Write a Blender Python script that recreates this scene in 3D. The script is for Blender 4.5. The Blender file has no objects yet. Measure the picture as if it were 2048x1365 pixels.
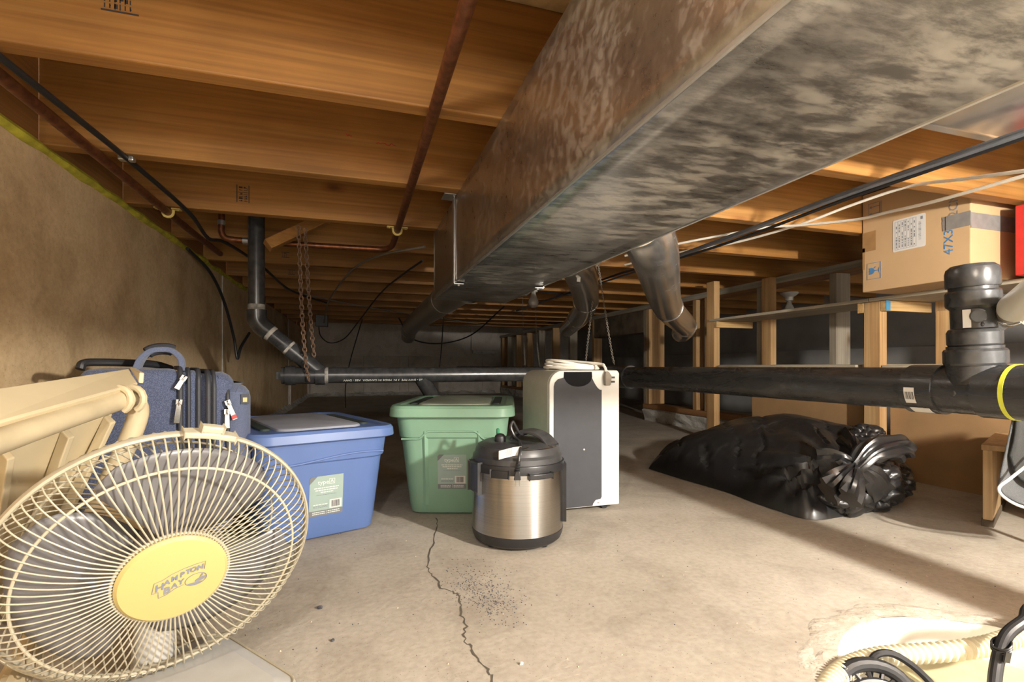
import bpy, bmesh, math, random
from mathutils import Vector, Matrix, noise
random.seed(7)
S = bpy.context.scene
COL = S.collection
PI = math.pi
V = Vector

# ------------------------------------------------------------------ camera
F = 990.0                      # focal length in pixels of the 2048 px wide frame
YAW = math.atan(312 / F)
CT, ST = math.cos(YAW), math.sin(YAW)
HOR = 733.0                    # horizon row
CAMZ = 0.43
cam_d = bpy.data.cameras.new('camera')
cam = bpy.data.objects.new('camera', cam_d); COL.objects.link(cam)
cam_d.sensor_width = 36.0
cam_d.lens = 36.0 * F / 2048
cam_d.shift_y = (HOR - 682.5) / 2048
cam_d.clip_start = 0.01
cam.location = (0, 0, CAMZ)
cam.rotation_euler = (PI / 2, 0, -YAW)
S.camera = cam

# ------------------------------------------------------------------ world, lamp, exposure
W = bpy.data.worlds.new('world'); S.world = W; W.use_nodes = True
bg = W.node_tree.nodes['Background']
bg.inputs[0].default_value = (1.0, 0.925, 0.825, 1)
bg.inputs[1].default_value = 1.9
S.view_settings.view_transform = 'Standard'
S.view_settings.look = 'None'
S.view_settings.exposure = 1.1
S.view_settings.gamma = 1.0
S.view_settings.use_curve_mapping = False
LAMP = V((1.13, -0.42, 0.755))
LAMP_POWER = 72.0
LAMP2 = V((-0.12, 0.136, 0.80)); LAMP2_POWER = 5.0

# ------------------------------------------------------------------ measuring helpers (world: X right along joists, Y into the room)
def floor_pt(px, py, z=0.0):
    d = F * (CAMZ - z) / (py - HOR); r = (px - 1024) / F * d
    return V((r * CT + d * ST, -r * ST + d * CT, z))
def at_d(px, py, d):
    r = (px - 1024) / F * d
    return V((r * CT + d * ST, -r * ST + d * CT, CAMZ - (py - HOR) * d / F))
def at_X(px, py, X):
    d = F * X / CT / (px - 712.0)
    return at_d(px, py, d)
def at_Z(px, py, z):
    return at_d(px, py, F * (z - CAMZ) / (HOR - py))

# ------------------------------------------------------------------ materials
def newmat(name):
    m = bpy.data.materials.new(name); m.use_nodes = True
    nt = m.node_tree
    return m, nt, nt.nodes['Principled BSDF']
def N(nt, typ, **kw):
    n = nt.nodes.new(typ)
    for k, v in kw.items():
        if k.startswith('i_'):
            n.inputs[k[2:].replace('_', ' ')].default_value = v
        else: setattr(n, k, v)
    return n
def ramp(nt, stops):
    r = nt.nodes.new('ShaderNodeValToRGB')
    e = r.color_ramp.elements
    while len(e) < len(stops): e.new(0.5)
    for i, (p, c) in enumerate(stops):
        e[i].position = p; e[i].color = (*c, 1) if len(c) == 3 else c
    return r
def coords(nt, scale=(1, 1, 1), rnd=True):
    tc = N(nt, 'ShaderNodeTexCoord'); mp = N(nt, 'ShaderNodeMapping')
    mp.inputs['Scale'].default_value = scale
    if rnd:
        oi = N(nt, 'ShaderNodeObjectInfo'); ad = N(nt, 'ShaderNodeVectorMath', operation='ADD')
        mu = N(nt, 'ShaderNodeMath', operation='MULTIPLY'); mu.inputs[1].default_value = 37.0
        nt.links.new(oi.outputs['Random'], mu.inputs[0])
        nt.links.new(tc.outputs['Object'], ad.inputs[0]); nt.links.new(mu.outputs[0], ad.inputs[1])
        nt.links.new(ad.outputs[0], mp.inputs[0])
    else:
        nt.links.new(tc.outputs['Object'], mp.inputs[0])
    return mp.outputs[0]
def bump(nt, src, bsdf, strength=0.3, dist=0.002):
    b = N(nt, 'ShaderNodeBump'); b.inputs['Strength'].default_value = strength; b.inputs['Distance'].default_value = dist
    nt.links.new(src, b.inputs['Height']); nt.links.new(b.outputs[0], bsdf.inputs['Normal'])
def mixc(nt, fac, a, b, blend='MIX'):
    m = N(nt, 'ShaderNodeMix', data_type='RGBA', blend_type=blend)
    for sock, val in ((m.inputs['Factor'], fac), (m.inputs['A'], a), (m.inputs['B'], b)):
        if isinstance(val, bpy.types.NodeSocket): nt.links.new(val, sock)
        elif isinstance(val, (int, float)): sock.default_value = val
        else: sock.default_value = (*val, 1)
    return m.outputs['Result']
def mixc_rgba(m): return m

def plain(name, col, rough=0.5, metal=0.0, var=0.12, scale=30, bmp=0.0, spec=0.5, coat=0):
    m, nt, b = newmat(name)
    co = coords(nt); n = N(nt, 'ShaderNodeTexNoise'); n.inputs['Scale'].default_value = scale; n.inputs['Detail'].default_value = 5
    nt.links.new(co, n.inputs['Vector'])
    lo = tuple(c * (1 - var) for c in col); hi = tuple(min(1, c * (1 + var)) for c in col)
    r = ramp(nt, [(0.3, lo), (0.7, hi)]); nt.links.new(n.outputs['Fac'], r.inputs[0]); nt.links.new(r.outputs[0], b.inputs['Base Color'])
    b.inputs['Roughness'].default_value = rough; b.inputs['Metallic'].default_value = metal
    b.inputs['Specular IOR Level'].default_value = spec
    if coat: b.inputs['Coat Weight'].default_value = coat
    if bmp: bump(nt, n.outputs['Fac'], b, bmp)
    return m

def wood(name, dark, mid, light, axis=0, knots=True, stain=0.25, fine=70, rough=0.62):
    """grain running along the given object axis"""
    m, nt, b = newmat(name)
    sc = [9.0, 9.0, 9.0]; sc[axis] = 0.45
    co = coords(nt, sc)
    n1 = N(nt, 'ShaderNodeTexNoise'); n1.inputs['Scale'].default_value = 2.2; n1.inputs['Detail'].default_value = 6; n1.inputs['Distortion'].default_value = 1.0
    nt.links.new(co, n1.inputs['Vector'])
    sc2 = [fine, fine, fine]; sc2[axis] = 1.2
    n2 = N(nt, 'ShaderNodeTexNoise'); n2.inputs['Scale'].default_value = 2.0; n2.inputs['Detail'].default_value = 4
    nt.links.new(coords(nt, sc2), n2.inputs['Vector'])
    r = ramp(nt, [(0.25, dark), (0.5, mid), (0.78, light)])
    nt.links.new(n1.outputs['Fac'], r.inputs[0])
    r2 = ramp(nt, [(0.3, (0.62, 0.62, 0.62)), (0.65, (1, 1, 1))]); nt.links.new(n2.outputs['Fac'], r2.inputs[0])
    c = mixc(nt, 0.8, r.outputs[0], r2.outputs[0], 'MULTIPLY')
    n3 = N(nt, 'ShaderNodeTexNoise'); n3.inputs['Scale'].default_value = 3.5; n3.inputs['Detail'].default_value = 5
    nt.links.new(coords(nt), n3.inputs['Vector'])
    r3 = ramp(nt, [(0.35, (0.55, 0.52, 0.5)), (0.6, (1, 1, 1))]); nt.links.new(n3.outputs['Fac'], r3.inputs[0])
    c = mixc(nt, stain * 2, c, r3.outputs[0], 'MULTIPLY')
    if knots:
        sk = [5.5, 5.5, 5.5]; sk[axis] = 2.6
        v = N(nt, 'ShaderNodeTexVoronoi'); v.inputs['Scale'].default_value = 1.0
        nd = N(nt, 'ShaderNodeTexNoise'); nd.inputs['Scale'].default_value = 4.0
        ck = coords(nt, sk); nt.links.new(ck, v.inputs['Vector'])
        rk = ramp(nt, [(0.035, (0.25, 0.16, 0.1)), (0.075, (0.75, 0.62, 0.5)), (0.13, (1, 1, 1))]); nt.links.new(v.outputs['Distance'], rk.inputs[0])
        c = mixc(nt, 0.85, c, rk.outputs[0], 'MULTIPLY')
    nt.links.new(c, b.inputs['Base Color'])
    b.inputs['Roughness'].default_value = rough
    bump(nt, n2.outputs['Fac'], b, 0.25, 0.0015)
    return m

def concrete(name, a, bcol, c3, scale=3.0, rough=0.85, speck=True, bstr=0.35):
    m, nt, b = newmat(name)
    co = coords(nt, rnd=False)
    n1 = N(nt, 'ShaderNodeTexNoise'); n1.inputs['Scale'].default_value = scale; n1.inputs['Detail'].default_value = 8; n1.inputs['Roughness'].default_value = 0.62
    n2 = N(nt, 'ShaderNodeTexNoise'); n2.inputs['Scale'].default_value = 90; n2.inputs['Detail'].default_value = 6
    n3 = N(nt, 'ShaderNodeTexNoise'); n3.inputs['Scale'].default_value = 330; n3.inputs['Detail'].default_value = 2
    for n in (n1, n2, n3): nt.links.new(co, n.inputs['Vector'])
    r = ramp(nt, [(0.3, a), (0.5, bcol), (0.72, c3)]); nt.links.new(n1.outputs['Fac'], r.inputs[0])
    r2 = ramp(nt, [(0.3, (0.8, 0.78, 0.75)), (0.62, (1, 1, 1))]); nt.links.new(n2.outputs['Fac'], r2.inputs[0])
    c = mixc(nt, 0.7, r.outputs[0], r2.outputs[0], 'MULTIPLY')
    n4 = N(nt, 'ShaderNodeTexNoise'); n4.inputs['Scale'].default_value = 7.5; n4.inputs['Detail'].default_value = 7; n4.inputs['Distortion'].default_value = 0.8
    nt.links.new(co, n4.inputs['Vector'])
    r4 = ramp(nt, [(0.36, (0.70, 0.68, 0.66)), (0.50, (1, 1, 1))]); nt.links.new(n4.outputs['Fac'], r4.inputs[0])
    c = mixc(nt, 0.42, c, r4.outputs[0], 'MULTIPLY')
    if speck:
        r3 = ramp(nt, [(0.26, (0.35, 0.31, 0.27)), (0.34, (1, 1, 1))]); nt.links.new(n3.outputs['Fac'], r3.inputs[0])
        c = mixc(nt, 0.8, c, r3.outputs[0], 'MULTIPLY')
    nt.links.new(c, b.inputs['Base Color']); b.inputs['Roughness'].default_value = rough
    b.inputs['Specular IOR Level'].default_value = 0.25
    bump(nt, n2.outputs['Fac'], b, bstr, 0.003)
    return m

def galvanised(name, axis=1, base=(0.60, 0.61, 0.60), dust=(0.50, 0.47, 0.40), dustamt=0.5, r0=0.25, r1=0.45, fleck=1.0, cloud=0.5):
    """zinc sheet: soft cloudy tarnish, fine pale streaks, a little dust"""
    m, nt, b = newmat(name)
    n1 = N(nt, 'ShaderNodeTexNoise'); n1.inputs['Scale'].default_value = 1.0; n1.inputs['Detail'].default_value = 7; n1.inputs['Roughness'].default_value = 0.72; n1.inputs['Distortion'].default_value = 0.15
    nt.links.new(coords(nt, (17, 50, 50)), n1.inputs['Vector'])
    n2 = N(nt, 'ShaderNodeTexNoise'); n2.inputs['Scale'].default_value = 3.6; n2.inputs['Detail'].default_value = 6; n2.inputs['Roughness'].default_value = 0.6; n2.inputs['Distortion'].default_value = 0.5
    nt.links.new(coords(nt), n2.inputs['Vector'])
    cl = ramp(nt, [(0.30, tuple(c * cloud for c in base)), (0.50, tuple(c * (0.6 + 0.4 * cloud) for c in base)), (0.68, base)]); nt.links.new(n2.outputs['Fac'], cl.inputs[0])
    st = ramp(nt, [(0.40, (0.5, 0.5, 0.5)), (0.56, (1.0, 1.0, 1.0))]); nt.links.new(n1.outputs['Fac'], st.inputs[0])
    c = mixc(nt, 0.8 * fleck, cl.outputs[0], st.outputs[0], 'MULTIPLY')
    rd = ramp(nt, [(0.50, (0, 0, 0)), (0.68, (dustamt,) * 3)])
    av = N(nt, 'ShaderNodeMath', operation='MULTIPLY_ADD'); av.inputs[1].default_value = 0.55
    h2 = N(nt, 'ShaderNodeMath', operation='MULTIPLY'); h2.inputs[1].default_value = 0.45
    nt.links.new(n2.outputs['Fac'], h2.inputs[0]); nt.links.new(n1.outputs['Fac'], av.inputs[0]); nt.links.new(h2.outputs[0], av.inputs[2])
    nt.links.new(av.outputs[0], rd.inputs[0])
    c = mixc(nt, rd.outputs[0], c, dust)
    nt.links.new(c, b.inputs['Base Color'])
    inv = N(nt, 'ShaderNodeMath', operation='MULTIPLY_ADD'); inv.inputs[1].default_value = -1.0; inv.inputs[2].default_value = 0.95
    nt.links.new(rd.outputs[0], inv.inputs[0]); nt.links.new(inv.outputs[0], b.inputs['Metallic'])
    mr = N(nt, 'ShaderNodeMapRange'); mr.inputs['From Min'].default_value = 0.35; mr.inputs['From Max'].default_value = 0.65; mr.inputs['To Min'].default_value = r0; mr.inputs['To Max'].default_value = r1
    nt.links.new(av.outputs[0], mr.inputs[0]); nt.links.new(mr.outputs[0], b.inputs['Roughness'])
    bump(nt, n2.outputs['Fac'], b, 0.10, 0.008)
    return m

M = {}
M['joist'] = wood('joist_wood', (0.30, 0.125, 0.024), (0.40, 0.185, 0.042), (0.48, 0.245, 0.07), 0)
M['joist_y'] = wood('joist_wood_cross', (0.24, 0.11, 0.03), (0.38, 0.185, 0.06), (0.48, 0.26, 0.1), 1)
M['osb'] = plain('strand_board', (0.50, 0.37, 0.19), 0.8, var=0.35, scale=18, bmp=0.3)
M['stud'] = wood('stud_pine', (0.40, 0.22, 0.095), (0.56, 0.34, 0.15), (0.66, 0.45, 0.23), 2)
M['stud_x'] = wood('pine_crossbar', (0.48, 0.28, 0.11), (0.62, 0.40, 0.17), (0.72, 0.5, 0.25), 0, knots=False)
M['stud_grey'] = wood('stud_weathered', (0.24, 0.2, 0.155), (0.38, 0.33, 0.26), (0.48, 0.42, 0.33), 2)
M['plate_grey'] = wood('plate_weathered', (0.22, 0.2, 0.165), (0.36, 0.33, 0.27), (0.5, 0.46, 0.38), 1, knots=False)
M['plate'] = wood('plate_wood', (0.26, 0.12, 0.045), (0.40, 0.2, 0.08), (0.48, 0.27, 0.12), 1)
M['header_old'] = plain('mossy_old_timber', (0.115, 0.085, 0.055), 0.9, var=0.5, scale=9, bmp=0.4)
M['ply'] = wood('shelf_plywood', (0.40, 0.35, 0.27), (0.50, 0.44, 0.34), (0.58, 0.52, 0.42), 1, knots=False, fine=50)
M['ply_edge'] = wood('birch_ply', (0.42, 0.26, 0.12), (0.55, 0.37, 0.19), (0.66, 0.48, 0.28), 2, knots=False)
M['hardboard'] = plain('hardboard', (0.33, 0.2, 0.095), 0.75, var=0.1, scale=14)
M['concrete_floor'] = concrete('floor_concrete', (0.36, 0.32, 0.265), (0.46, 0.415, 0.35), (0.54, 0.495, 0.43), 2.2)
M['concrete_wall'] = concrete('wall_concrete', (0.44, 0.30, 0.155), (0.64, 0.465, 0.27), (0.74, 0.57, 0.36), 2.6, speck=True, bstr=0.25)
M['concrete_back'] = concrete('back_wall_concrete', (0.42, 0.385, 0.34), (0.56, 0.52, 0.47), (0.66, 0.62, 0.57), 2.6)
M['wall_panel'] = concrete('wall_panel_board', (0.55, 0.50, 0.45), (0.63, 0.58, 0.53), (0.7, 0.66, 0.61), 2.0, speck=False, bstr=0.1)
M['grey_wall'] = plain('dark_grey_wall', (0.34, 0.335, 0.33), 0.85, var=0.2, scale=4)
M['efflor'] = concrete('whitewashed_footing', (0.3, 0.28, 0.25), (0.62, 0.61, 0.58), (0.8, 0.79, 0.77), 11, bstr=1.0)
M['galv'] = galvanised('galvanised_duct', 1, base=(0.70, 0.70, 0.69), dust=(0.60, 0.58, 0.50), dustamt=0.6)
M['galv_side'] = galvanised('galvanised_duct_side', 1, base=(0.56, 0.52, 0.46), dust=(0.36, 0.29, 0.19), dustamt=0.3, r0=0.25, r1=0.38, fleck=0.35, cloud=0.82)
M['galv_pipe'] = galvanised('galvanised_round', 1, base=(0.88, 0.88, 0.87), dustamt=0.04, r0=0.18, r1=0.28, fleck=0.15, cloud=0.85)
M['galv_dull'] = galvanised('galvanised_dull', 1, base=(0.5, 0.49, 0.46), dust=(0.36, 0.33, 0.28), dustamt=0.5, r0=0.35, r1=0.5, fleck=0.2, cloud=0.8)
M['steel_strap'] = plain('steel_strap', (0.55, 0.55, 0.54), 0.35, 0.9)
M['abs'] = plain('black_abs', (0.035, 0.036, 0.038), 0.26, var=0.35, scale=40, spec=0.6)
def abs_dusty():
    m, nt, b = newmat('black_abs_dusty')
    n = N(nt, 'ShaderNodeTexNoise'); n.inputs['Scale'].default_value = 1.0; n.inputs['Detail'].default_value = 9; n.inputs['Roughness'].default_value = 0.7; n.inputs['Distortion'].default_value = 1.5
    nt.links.new(coords(nt, (14, 5, 22)), n.inputs['Vector'])
    r = ramp(nt, [(0.57, (0.034, 0.035, 0.037)), (0.85, (0.15, 0.147, 0.142))]); nt.links.new(n.outputs['Fac'], r.inputs[0]); nt.links.new(r.outputs[0], b.inputs['Base Color'])
    r2 = ramp(nt, [(0.45, (0.22,) * 3), (0.7, (0.55,) * 3)]); nt.links.new(n.outputs['Fac'], r2.inputs[0]); nt.links.new(r2.outputs[0], b.inputs['Roughness'])
    return m
M['abs_dusty'] = abs_dusty()
M['cement'] = plain('pipe_cement_smear', (0.3, 0.28, 0.25), 0.8, var=0.7)
M['copper'] = plain('aged_copper', (0.23, 0.088, 0.04), 0.42, 0.75, var=0.35, scale=60)
M['rust'] = plain('rusty_chain', (0.19, 0.115, 0.075), 0.75, 0.35, var=0.4, scale=80)
M['wire_pale'] = plain('pale_wire', (0.24, 0.21, 0.17), 0.7)
M['black_cable'] = plain('black_cable', (0.018, 0.018, 0.02), 0.45)
M['grey_cable'] = plain('grey_cable', (0.12, 0.13, 0.15), 0.4)
M['white_cable'] = plain('white_cable', (0.82, 0.78, 0.70), 0.5, var=0.05)
M['yellow_strap'] = plain('pale_yellow_plastic', (0.66, 0.52, 0.17), 0.55)
M['foam'] = plain('yellow_foam', (0.47, 0.43, 0.04), 0.75, var=0.35, scale=30, bmp=0.4)
M['card'] = plain('cardboard', (0.50, 0.335, 0.18), 0.8, var=0.06, scale=6)
M['card_tape'] = plain('packing_tape', (0.36, 0.21, 0.09), 0.28, var=0.1)
M['duct_tape'] = plain('grey_duct_tape', (0.30, 0.29, 0.28), 0.35, 0.3, var=0.12, scale=40)
M['paper'] = plain('white_paper', (0.64, 0.63, 0.61), 0.6, var=0.02)
M['ink'] = plain('black_ink', (0.03, 0.03, 0.035), 0.7)
M['ink_blue'] = plain('blue_ink', (0.06, 0.2, 0.42), 0.7)
M['ink_grey'] = plain('grey_ink', (0.19, 0.2, 0.24), 0.7)
M['ink_red'] = plain('red_crayon', (0.42, 0.04, 0.02), 0.7)
M['ink_white'] = plain('white_print', (0.75, 0.78, 0.72), 0.6, var=0.02)
M['red'] = plain('red_carton', (0.5, 0.03, 0.025), 0.4)
M['blue_paint'] = plain('blue_paint', (0.06, 0.24, 0.40), 0.6)
M['tote_blue'] = plain('blue_plastic', (0.105, 0.175, 0.40), 0.38, var=0.06, scale=8)
M['tote_blue_dusty'] = plain('dusty_blue_plastic', (0.33, 0.35, 0.42), 0.6, var=0.15, scale=12)
M['tote_green'] = plain('green_plastic', (0.205, 0.36, 0.255), 0.4, var=0.07, scale=8)
M['tote_green_dusty'] = plain('dusty_green_plastic', (0.33, 0.40, 0.34), 0.6, var=0.15, scale=14)
M['groove_shade'] = plain('dark_groove_shade', (0.03, 0.045, 0.04), 0.6)
M['label_mint'] = plain('mint_label', (0.32, 0.42, 0.385), 0.45, var=0.03)
M['label_grey'] = plain('grey_label', (0.17, 0.18, 0.19), 0.5, var=0.03)
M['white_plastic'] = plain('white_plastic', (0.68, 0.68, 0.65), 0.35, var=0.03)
M['shaded_plastic'] = plain('shaded_white_side', (0.52, 0.52, 0.46), 0.4, var=0.05)  # duller, greener copy of the white plastic; side shade put into the colour
M['dark_panel'] = plain('charcoal_panel', (0.068, 0.07, 0.078), 0.6, var=0.05, spec=0.15)
M['black_plastic'] = plain('black_plastic', (0.02, 0.02, 0.022), 0.38, var=0.2)
M['recess_shade_black'] = plain('recess_shade_black', (0.012, 0.012, 0.013), 0.9, var=0.1, spec=0.1)
M['lid_plastic'] = plain('dusty_black_lid', (0.045, 0.045, 0.047), 0.4, var=0.3, scale=22)
def brushed():
    m, nt, b = newmat('brushed_steel')
    n = N(nt, 'ShaderNodeTexNoise'); n.inputs['Scale'].default_value = 1.0; n.inputs['Detail'].default_value = 5
    nt.links.new(coords(nt, (3, 3, 700)), n.inputs['Vector'])
    r = ramp(nt, [(0.3, (0.40, 0.385, 0.36)), (0.7, (0.54, 0.52, 0.48))]); nt.links.new(n.outputs['Fac'], r.inputs[0]); nt.links.new(r.outputs[0], b.inputs['Base Color'])
    b.inputs['Metallic'].default_value = 1.0; b.inputs['Roughness'].default_value = 0.3; b.inputs['Anisotropic'].default_value = 0.9; b.inputs['Anisotropic Rotation'].default_value = 0.25
    tn = N(nt, 'ShaderNodeTangent', direction_type='RADIAL', axis='Z'); nt.links.new(tn.outputs[0], b.inputs['Tangent'])
    bump(nt, n.outputs['Fac'], b, 0.06, 0.0008)
    return m
M['brushed'] = brushed()
M['chrome'] = plain('chrome', (0.55, 0.53, 0.49), 0.2, 1.0, var=0.05)
M['cream'] = plain('cream_plastic', (0.60, 0.50, 0.32), 0.42, var=0.08, scale=9)
M['cream_dirty'] = plain('cream_plastic_grimy', (0.56, 0.46, 0.29), 0.5, var=0.28, scale=7)
M['ivory_wire'] = plain('ivory_wire', (0.44, 0.40, 0.30), 0.4, var=0.05)
M['fan_yellow'] = plain('yellow_badge', (0.52, 0.42, 0.165), 0.4, var=0.05, scale=5)
M['fan_base'] = plain('fan_base_plastic', (0.48, 0.47, 0.44), 0.45, var=0.06)
def blade_mat():
    m, nt, b = newmat('smoky_blade')
    b.inputs['Base Color'].default_value = (0.15, 0.145, 0.15, 1); b.inputs['Roughness'].default_value = 0.35
    return m
M['blade'] = blade_mat()
def fabric(name, a, bcol, scale=520):
    m, nt, b = newmat(name)
    v = N(nt, 'ShaderNodeTexVoronoi'); v.inputs['Scale'].default_value = scale
    nt.links.new(coords(nt, (1, 1, 1.2)), v.inputs['Vector'])
    r = ramp(nt, [(0.2, a), (0.6, bcol)]); nt.links.new(v.outputs['Distance'], r.inputs[0]); nt.links.new(r.outputs[0], b.inputs['Base Color'])
    b.inputs['Roughness'].default_value = 0.85; b.inputs['Sheen Weight'].default_value = 0.2
    bump(nt, v.outputs['Distance'], b, 0.5, 0.001)
    return m
M['navy'] = fabric('navy_fabric', (0.12, 0.145, 0.23), (0.05, 0.065, 0.125))
M['navy_smooth'] = fabric('navy_fabric_fine', (0.115, 0.14, 0.22), (0.085, 0.105, 0.175), 500)
M['zip'] = plain('dark_zip', (0.035, 0.037, 0.045), 0.6, bmp=0.3, scale=300)
M['chair_fabric'] = fabric('charcoal_fabric', (0.10, 0.105, 0.11), (0.07, 0.075, 0.08), 400)
M['chair_black'] = fabric('black_fabric', (0.03, 0.032, 0.033), (0.018, 0.02, 0.02), 400)
def bagmat():
    m, nt, b = newmat('black_bin_liner')
    n = N(nt, 'ShaderNodeTexNoise'); n.inputs['Scale'].default_value = 7; n.inputs['Detail'].default_value = 5; n.inputs['Distortion'].default_value = 1.2
    n.noise_type = 'RIDGED_MULTIFRACTAL'
    nt.links.new(coords(nt, (1, 0.55, 1)), n.inputs['Vector'])
    d = N(nt, 'ShaderNodeTexNoise'); d.inputs['Scale'].default_value = 1.0; d.inputs['Detail'].default_value = 8; d.inputs['Roughness'].default_value = 0.75
    nt.links.new(coords(nt, (5, 14, 5)), d.inputs['Vector'])
    r = ramp(nt, [(0.55, (0.013, 0.013, 0.014)), (0.75, (0.06, 0.058, 0.055))]); nt.links.new(d.outputs['Fac'], r.inputs[0]); nt.links.new(r.outputs[0], b.inputs['Base Color'])
    b.inputs['Roughness'].default_value = 0.34
    b.inputs['Specular IOR Level'].default_value = 0.8
    bump(nt, n.outputs['Fac'], b, 0.35, 0.008)
    return m
M['bag'] = bagmat()
M['pit_white'] = plain('white_basin', (0.74, 0.72, 0.66), 0.5, var=0.03)
M['pit_lid'] = plain('cream_basin_lid', (0.52, 0.47, 0.28), 0.5, var=0.1)
M['mortar'] = concrete('rough_mortar', (0.40, 0.355, 0.29), (0.5, 0.45, 0.38), (0.58, 0.53, 0.46), 18, bstr=1.0)
M['hose'] = plain('cream_corrugated', (0.74, 0.68, 0.5), 0.45, var=0.05)
M['crack'] = plain('crack_shadow_gap', (0.1, 0.085, 0.065), 0.95)
M['debris'] = plain('dark_grit', (0.06, 0.06, 0.075), 0.8, var=0.5)
M['pebble'] = plain('pale_grit', (0.5, 0.42, 0.3), 0.8, var=0.4)
M['porcelain'] = plain('porcelain', (0.6, 0.58, 0.54), 0.25, var=0.03)
def bulbglass(name, em):
    m, nt, b = newmat(name)
    b.inputs['Base Color'].default_value = (0.85, 0.83, 0.78, 1); b.inputs['Roughness'].default_value = 0.08
    b.inputs['Transmission Weight'].default_value = 0.6
    if em:
        b.inputs['Emission Color'].default_value = (1, 0.935, 0.83, 1); b.inputs['Emission Strength'].default_value = em
    return m
M['bulb'] = bulbglass('bulb_glass', 0)
M['bulb_lit'] = bulbglass('lit_bulb', LAMP_POWER / (PI * 4 * PI * 0.031 ** 2))
M['bulb_lit_dim'] = bulbglass('lit_dim_bulb', LAMP2_POWER / (PI * 4 * PI * 0.031 ** 2))
M['bulb_lit_dim'].node_tree.nodes['Principled BSDF'].inputs['Transmission Weight'].default_value = 0.0
M['bulb_lit'].node_tree.nodes['Principled BSDF'].inputs['Transmission Weight'].default_value = 0.0
M['pvc'] = plain('white_pvc', (0.78, 0.76, 0.68), 0.3, var=0.03)
M['glue'] = plain('yellow_glue', (0.62, 0.66, 0.06), 0.4)
M['green_valve'] = plain('green_valve', (0.03, 0.22, 0.1), 0.4)

# ------------------------------------------------------------------ mesh helpers
class MB:
    def __init__(s): s.v = []; s.f = []; s.sm = []
    def add(s, vs, fs, smooth=False, M4=None):
        o = len(s.v)
        s.v += [tuple(M4 @ V(p)) if M4 else tuple(p) for p in vs]
        s.f += [tuple(i + o for i in f) for f in fs]; s.sm += [smooth] * len(fs)
        return s
    def box(s, lo, hi, M4=None):
        x0, y0, z0 = lo; x1, y1, z1 = hi
        vs = [(x0, y0, z0), (x1, y0, z0), (x1, y1, z0), (x0, y1, z0), (x0, y0, z1), (x1, y0, z1), (x1, y1, z1), (x0, y1, z1)]
        fs = [(3, 2, 1, 0), (4, 5, 6, 7), (0, 1, 5, 4), (1, 2, 6, 5), (2, 3, 7, 6), (3, 0, 4, 7)]
        return s.add(vs, fs, False, M4)
    def tube(s, path, r, seg=12, caps=True, up=None):
        path = [V(p) for p in path]; n = len(path)
        rr = r if callable(r) else (lambda i, t: r)
        tang = []
        for i in range(n):
            a = path[max(0, i - 1)]; b = path[min(n - 1, i + 1)]; tang.append((b - a).normalized())
        ref = V(up) if up else (V((0, 0, 1)) if abs(tang[0].z) < 0.9 else V((1, 0, 0)))
        u = (ref - tang[0] * ref.dot(tang[0])).normalized()
        vs = []; fs = []
        for i in range(n):
            t = tang[i]; u = (u - t * u.dot(t)).normalized(); w = t.cross(u)
            R = rr(i, i / max(1, n - 1))
            for k in range(seg):
                a = 2 * PI * k / seg
                vs.append(path[i] + (u * math.cos(a) + w * math.sin(a)) * R)
        for i in range(n - 1):
            for k in range(seg):
                k2 = (k + 1) % seg
                fs.append((i * seg + k, i * seg + k2, (i + 1) * seg + k2, (i + 1) * seg + k))
        o = len(s.f); s.add(vs, fs, True)
        if caps:
            b = len(s.v) - len(vs)
            s.f.append(tuple(b + k for k in reversed(range(seg)))); s.sm.append(False)
            s.f.append(tuple(b + (n - 1) * seg + k for k in range(seg))); s.sm.append(False)
        return s
    def lathe(s, prof, seg=32, M4=None, smooth=True):
        """prof: (radius, height) pairs about local Z"""
        vs = []; fs = []
        for (r, z) in prof:
            for k in range(seg):
                a = 2 * PI * k / seg; vs.append((r * math.cos(a), r * math.sin(a), z))
        for i in range(len(prof) - 1):
            for k in range(seg):
                k2 = (k + 1) % seg
                fs.append((i * seg + k, i * seg + k2, (i + 1) * seg + k2, (i + 1) * seg + k))
        fs.append(tuple(reversed(range(seg)))); fs.append(tuple((len(prof) - 1) * seg + k for k in range(seg)))
        return s.add(vs, fs, smooth, M4)
    def loft(s, rings, caps=True, smooth=True, M4=None):
        n = len(rings[0]); vs = [p for r in rings for p in r]; fs = []
        for i in range(len(rings) - 1):
            for k in range(n):
                k2 = (k + 1) % n
                fs.append((i * n + k, i * n + k2, (i + 1) * n + k2, (i + 1) * n + k))
        if caps:
            fs.append(tuple(reversed(range(n)))); fs.append(tuple((len(rings) - 1) * n + k for k in range(n)))
        return s.add(vs, fs, smooth, M4)
    def prism(s, poly, t, M4=None):
        """polygon in local XY, thickness t along +Z"""
        n = len(poly)
        vs = [(x, y, 0) for x, y in poly] + [(x, y, t) for x, y in poly]
        fs = [tuple(reversed(range(n))), tuple(range(n, 2 * n))] + [(k, (k + 1) % n, n + (k + 1) % n, n + k) for k in range(n)]
        return s.add(vs, fs, False, M4)
    def sphere(s, c, r, seg=16, rings=10, sc=(1, 1, 1)):
        prof = []
        for i in range(rings + 1):
            a = -PI / 2 + PI * i / rings; prof.append((max(1e-4, r * math.cos(a)), r * math.sin(a)))
        return s.lathe(prof, seg, Matrix.Translation(c) @ Matrix.Diagonal((*sc, 1)))
    def build(s, name, mat, parent=None, label=None, cat=None, group=None, kind=None, bevel=0, auto=None, world=True):
        me = bpy.data.meshes.new(name); me.from_pydata(s.v, [], s.f)
        for p, sm in zip(me.polygons, s.sm): p.use_smooth = sm
        me.materials.append(M[mat] if isinstance(mat, str) else mat); me.update()
        if any(s.sm): me.set_sharp_from_angle(angle=math.radians(24))
        return link(name, me, parent, label, cat, group, kind, bevel, auto, world)
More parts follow.
